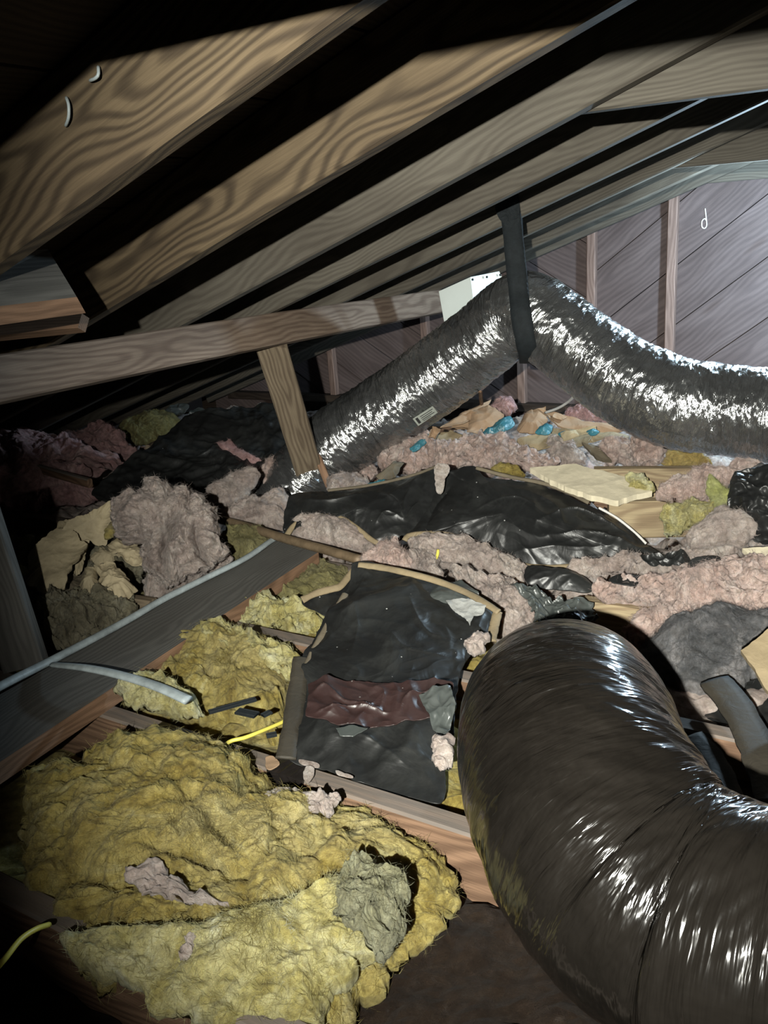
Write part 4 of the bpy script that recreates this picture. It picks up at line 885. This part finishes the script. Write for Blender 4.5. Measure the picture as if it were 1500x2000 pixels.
# cardboard and film pile under the peak of the duct
cb = [([(860,838),(905,800),(960,775),(945,800),(905,830)], -.64, 40, .005, M_card, 'dark red-brown cardboard flap tucked under the left arm of the duct', .1),
      ([(880,840),(920,815),(945,820),(915,845)], -.66, 50, .004, M_card, 'small tan torn cardboard below the left arm of the duct', 0),
      ([(912,845),(918,800),(955,788),(985,810),(970,840),(935,850)], -.66, 55, .005, M_card, 'upright brown cardboard flap in the middle of the pile', .2),
      ([(1010,820),(1025,800),(1065,795),(1070,815),(1055,835),(1010,838)], -.67, 45, .006, M_card, 'brown cardboard piece right of the teal plastic', -.2),
      ([(1050,812),(1100,815),(1160,822),(1225,828),(1240,840),(1170,842),(1090,835)], -.66, 30, .008, M_card, 'long curled cardboard strip across the right of the pile', 0),
      ([(1060,832),(1130,838),(1230,845),(1215,862),(1150,858),(1090,850)], -.68, 25, .006, M_kraft, 'flat kraft paper layer under the long cardboard strip', 0),
      ([(1085,806),(1108,812),(1100,822),(1078,818)], -.63, 45, .004, M_card, 'small tan cardboard tip on the pile', 0),
      ([(840,865),(880,842),(950,850),(1010,858),(990,872),(900,868)], -.69, 25, .005, M_kraft, 'olive-tan paper layer above the pink clumps', 0),
      ([(1010,858),(1080,848),(1160,850),(1150,868),(1070,875),(1010,870)], -.69, 25, .005, M_kraft, 'crumpled kraft paper layer right of centre in the pile', 0),
      ([(1095,842),(1165,838),(1165,848),(1100,852)], -.65, 35, .006, M_paper, 'pale torn paper strip on the right of the pile', 0),
      ([(1135,860),(1170,868),(1195,905),(1165,900)], -.69, 40, .012, M_kraftdull, 'dark wedge of faced board between two pink clumps', 0),
      ([(735,930),(770,895),(790,900),(770,925),(745,938)], -.71, 40, .005, M_kraftdull, 'curled kraft scrap at the foot of the left duct arm', 0),
      ([(835,860),(845,838),(862,845),(850,865)], -.66, 50, .004, M_card, 'small pink-tan torn paper by the duct label', 0)]
for i, (out, z, tl, th, m, lab, sd) in enumerate(cb):
    c = np.mean(out, 0)
    slab('cardboard_scrap' if m is M_card else 'kraft_scrap', out, (c[0], max(y for _, y in out)), z, tl, th, m, lab, 'cardboard' if m is M_card else 'paper', 170+i, 'scraps under the peak of the duct', side=sd, amp=.006, curl=.03, rag=.006)
for i, (out, z, lab) in enumerate((([(938,850),(955,835),(990,815),(1005,830),(985,845),(955,852)], -.655, 'largest teal plastic piece in the pile under the duct'),
        ([(885,866),(905,858),(918,860),(905,872)], -.675, 'small teal plastic bit above the pink clumps, left'),
        ([(1045,845),(1062,830),(1080,835),(1070,852)], -.655, 'round teal plastic piece in the middle of the pile'),
        ([(1090,848),(1105,842),(1125,850),(1105,858)], -.665, 'small teal smear right of the round teal piece'),
        ([(1145,842),(1160,838),(1170,846),(1155,852)], -.65, 'teal tip at the end of the pale paper strip'),
        ([(800,875),(830,850),(840,855),(815,882)], -.68, 'teal plastic fold at the foot of the left duct arm'),
        ([(715,950),(745,938),(765,942),(740,955)], -.71, 'dull teal film strip right of the post foot'))):
    c = np.mean(out, 0)
    film('teal_plastic', out, (c[0], max(y for _, y in out)), z, 45, M_teal, lab, 'plastic', 190+i, top=.003, amp=.008, freq=14, bulge=.012, N=70, Mr=16, group='teal plastic in the pile')
wool('pink_wool_clump', [(960,795),(972,778),(1000,782),(1008,800),(990,808)], (985, 806), -.62, 50, .03, .02, M_pinkdeep, 'deep pink ball of wool under the peak of the duct', 201, amp=.012, freq=16, N=110, Mr=24)
wool('pink_wool_clump', [(1105,815),(1120,795),(1160,788),(1200,805),(1215,822),(1160,822)], (1160, 820), -.66, 45, .03, .02, M_pinkdeep, 'deep pink wool heap under the right duct arm, behind the cardboard', 202, amp=.016, freq=14, N=150, Mr=34)
tag(tube('white_string', [at_z(1065,806,-.60), at_z(1090,797,-.57), at_z(1112,783,-.53), at_z(1128,765,-.48)], .0042, M_whitewire, k=8, n=30), 'white string hanging from the right arm of the duct to the cardboard', 'string')
tag(beam('thin_stick', at_z(938, 765, -.48), at_z(942, 795, -.60), unit(np.cross(ZV, F)), .012, .006, M_edgewood), 'thin orange stick under the left duct arm', 'stick')
tag(tube('pipe_end', [at_z(1290,868,-.62), at_z(1312,872,-.62)], .010, M_dark, k=12, n=8), 'black round cap end beside the amber wool', 'cap')
# filler wool bank carrying the pile
wool('pink_wool_bank', [(740,945),(800,880),(880,850),(980,825),(1080,815),(1200,825),(1290,870),(1400,905),(1520,910),(1560,960),(1400,980),(1200,960),(1050,960),(900,950)], (1050, 955), -.865, 12, .02, .02, M_pinkgrey, 'broad dusty pink wool bank that carries the rubble under the duct', 203, amp=.02, freq=9, N=320, Mr=80)

# dark right: kraft curls coloured dark for the shade, and shadowed sheet beside the near duct
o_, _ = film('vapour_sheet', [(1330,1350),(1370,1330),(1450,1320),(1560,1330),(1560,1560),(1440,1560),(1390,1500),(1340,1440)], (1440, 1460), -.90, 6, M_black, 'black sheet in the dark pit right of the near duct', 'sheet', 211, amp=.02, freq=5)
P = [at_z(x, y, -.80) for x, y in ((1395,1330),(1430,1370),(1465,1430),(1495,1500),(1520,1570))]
tag(ribbon('kraft_curl', P, .055, .006, ZV*.8-unit(P[0])*.6, M_kraftdark, None, 50, .1, 3), 'curved kraft strip right of the near duct, shade put into its colour', 'paper')
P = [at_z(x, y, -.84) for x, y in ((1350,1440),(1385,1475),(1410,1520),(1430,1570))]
tag(ribbon('kraft_curl', P, .04, .006, ZV*.8-unit(P[0])*.6, M_kraftdark, None, 40, .1, 4), 'narrow kraft strip hugging the near duct on its right, shade put into its colour', 'paper')

# ================================================================== DUCTS
def wr_far(a, t):
    P = np.column_stack([a*26, np.cos(t)*1.6, np.sin(t)*1.6]); Q = np.column_stack([a*75, np.cos(t)*5, np.sin(t)*5])
    return ridge(P, 2, 3)*.022+fbm(Q, 3, 5)*.022+fbm(P*.25, 2, 8)*.03
dl = [(550,1000,3.02),(600,930,3.00),(665,862,2.97),(760,800,2.90),(852,735,2.82),(936,672,2.72),(990,625,2.64),(1030,608,2.58),(1085,645,2.54),(1150,695,2.50),(1225,745,2.45),(1310,785,2.40),(1400,800,2.36),(1500,812,2.30),(1640,830,2.20),(1900,850,2.08),(2250,870,1.95)]
dp = [at_d(x, y, d) for x, y, d in dl]
def wr_far2(a, t):
    w0 = wr_far(a, t)
    return w0
far = tube('flexible_duct', dp, [.125, .125, .125, .122, .120, .118, .114, .112, .116, .120, .122, .120, .120, .122, .125, .125, .125], M_foil, k=150, n=760, wr=wr_far2, caps=False)
tag(far, 'silver foil flexible duct sagging on both sides of the black strap', 'duct')
# label on the left arm
C0 = catmull(dp, 500)
def on_far(px, py):
    v = ray(px, py); best = None
    for d in np.linspace(2.2, 3.2, 400):
        q = v*d; m_ = np.min(np.linalg.norm(C0-q, axis=1))
        if m_ < .126: return q
    return v*2.8
lc = [on_far(x, y) for x, y in ((806,818),(845,793),(855,806),(817,832))]
nl = -unit(np.mean(lc, 0))
lab = flatbox('label', [c+nl*.007 for c in lc], nl*.001, M_label, far)
for i, (a0, a1, b0, b1) in enumerate(((.08, .2, .15, .85), (.3, .92, .22, .3), (.3, .85, .42, .5), (.3, .9, .62, .7), (.3, .7, .8, .86))):
    q = [lc[0]+(lc[1]-lc[0])*u+(lc[3]-lc[0])*v_ for u, v_ in ((a0, b0), (a1, b0), (a1, b1), (a0, b1))]
    flatbox('print_line', [c+nl*.0084 for c in q], nl*.0004, M_ink, lab)

# strap: loop from the fifth rafter round the duct
RK = RO[5]
st_top = at_r(992, 372, RK-.042)
sd = st_top@F
front = [(992,372,sd),(1000,440,sd+.00),(1006,500,sd+.0),(1012,560,2.455),(1017,610,2.44),(1024,655,2.45),(1031,690,2.50)]
P = [at_d(*q) for q in front]+[at_d(1034,706,2.58), at_d(1032,700,2.68), at_d(1022,640,2.75), at_d(1012,560,2.74), at_d(1004,470,2.62), at_d(1000,400,2.52)]
nv = [(-ray(x, y)) for x, y, _ in front]+[-ZV*.9-ray(1034,706)*.3, ray(1032,700)*.7-ZV*.4, ray(1022,640), ray(1012,560), ray(1004,470), ray(1000,400)]
stp = ribbon('duct_strap', P, .056, .004, np.array(nv), M_dark, None, 90, .08, 2)
tag(stp, 'black webbing strap hanging from a rafter and cradling the far duct', 'strap')
kn = patch('strap_knot', [(968,400),(985,392),(1012,392),(1014,430),(1000,450),(985,440),(972,420)], (at_d(990, 420, sd-.006), unit(-ray(990, 420))), 'sheet', .008, 0, .006, .004, 20, .5, .003, 60, 12, M_dark, parent=stp, seed=4)

# white metal box behind the peak of the duct
bx = empty('vent_box', at_d(920, 610, 2.95))
def poly_panel(name, pts, d, th, m, parent, dd=None):
    cs = [at_d(x, y, dd[i] if dd else d) for i, (x, y) in enumerate(pts)]
    n = unit(np.cross(cs[1]-cs[0], cs[2]-cs[0])); n = n if n@F > 0 else -n
    return flatbox(name, cs, n*th, m, parent)
poly_panel('left_panel', [(857,569),(919,541),(938,700),(880,700)], 0, .002, M_white, bx, [2.98, 2.90, 2.93, 3.0])
fp = poly_panel('front_panel', [(919,541),(975,530),(982,545),(990,690),(938,700)], 0, .002, M_white, bx, [2.90, 2.97, 2.97, 3.0, 2.93])
poly_panel('top_panel', [(857,569),(919,541),(975,530),(930,548)], 0, .002, M_white, bx, [2.98, 2.90, 2.97, 3.06])
for x, y in ((923, 546), (951, 541), (977, 537)):
    c = at_d(x, y, 2.895 if x < 930 else 2.93 if x < 960 else 2.965); tube('screw', [c, c-unit(ray(x, y))*.006], .0042, M_screw, fp, k=8, n=8)
tag(bx, 'white sheet metal box with three screws behind the peak of the far duct', 'box')

# near duct
def wr_near(a, t):
    P = np.column_stack([a*24+1.6*np.sin(t+.6), np.cos(t)*1.1, np.sin(t)*1.1]); Q = np.column_stack([a*60+3*np.sin(t), np.cos(t)*2.0, np.sin(t)*2.0])
    grow = .35+.65*np.clip((a-.45)/.4, 0, 1)
    return grow*(fbm(P, 3, 13)*.035+fbm(Q, 3, 15)*.016)+fbm(P*.2, 2, 18)*.05
nl_ = [(1150,1560,1.48),(1112,1420,1.40),(1100,1390,1.28),(1105,1420,1.14),(1125,1510,1.04),(1170,1620,.97),(1260,1730,.92),(1370,1800,.88),(1480,1850,.84),(1640,1900,.80),(1850,1960,.76),(2250,2040,.72),(2900,2150,.66)]
npnt = [at_d(x, y, d) for x, y, d in nl_]
near = tube('flexible_duct', npnt, [.12, .125, .13, .135, .138, .138, .137, .135, .135, .135, .135, .135, .135], M_film, k=220, n=800, wr=wr_near, caps=False)
tag(near, 'large smoky grey flexible duct bending out of the floor at the lower right', 'duct')
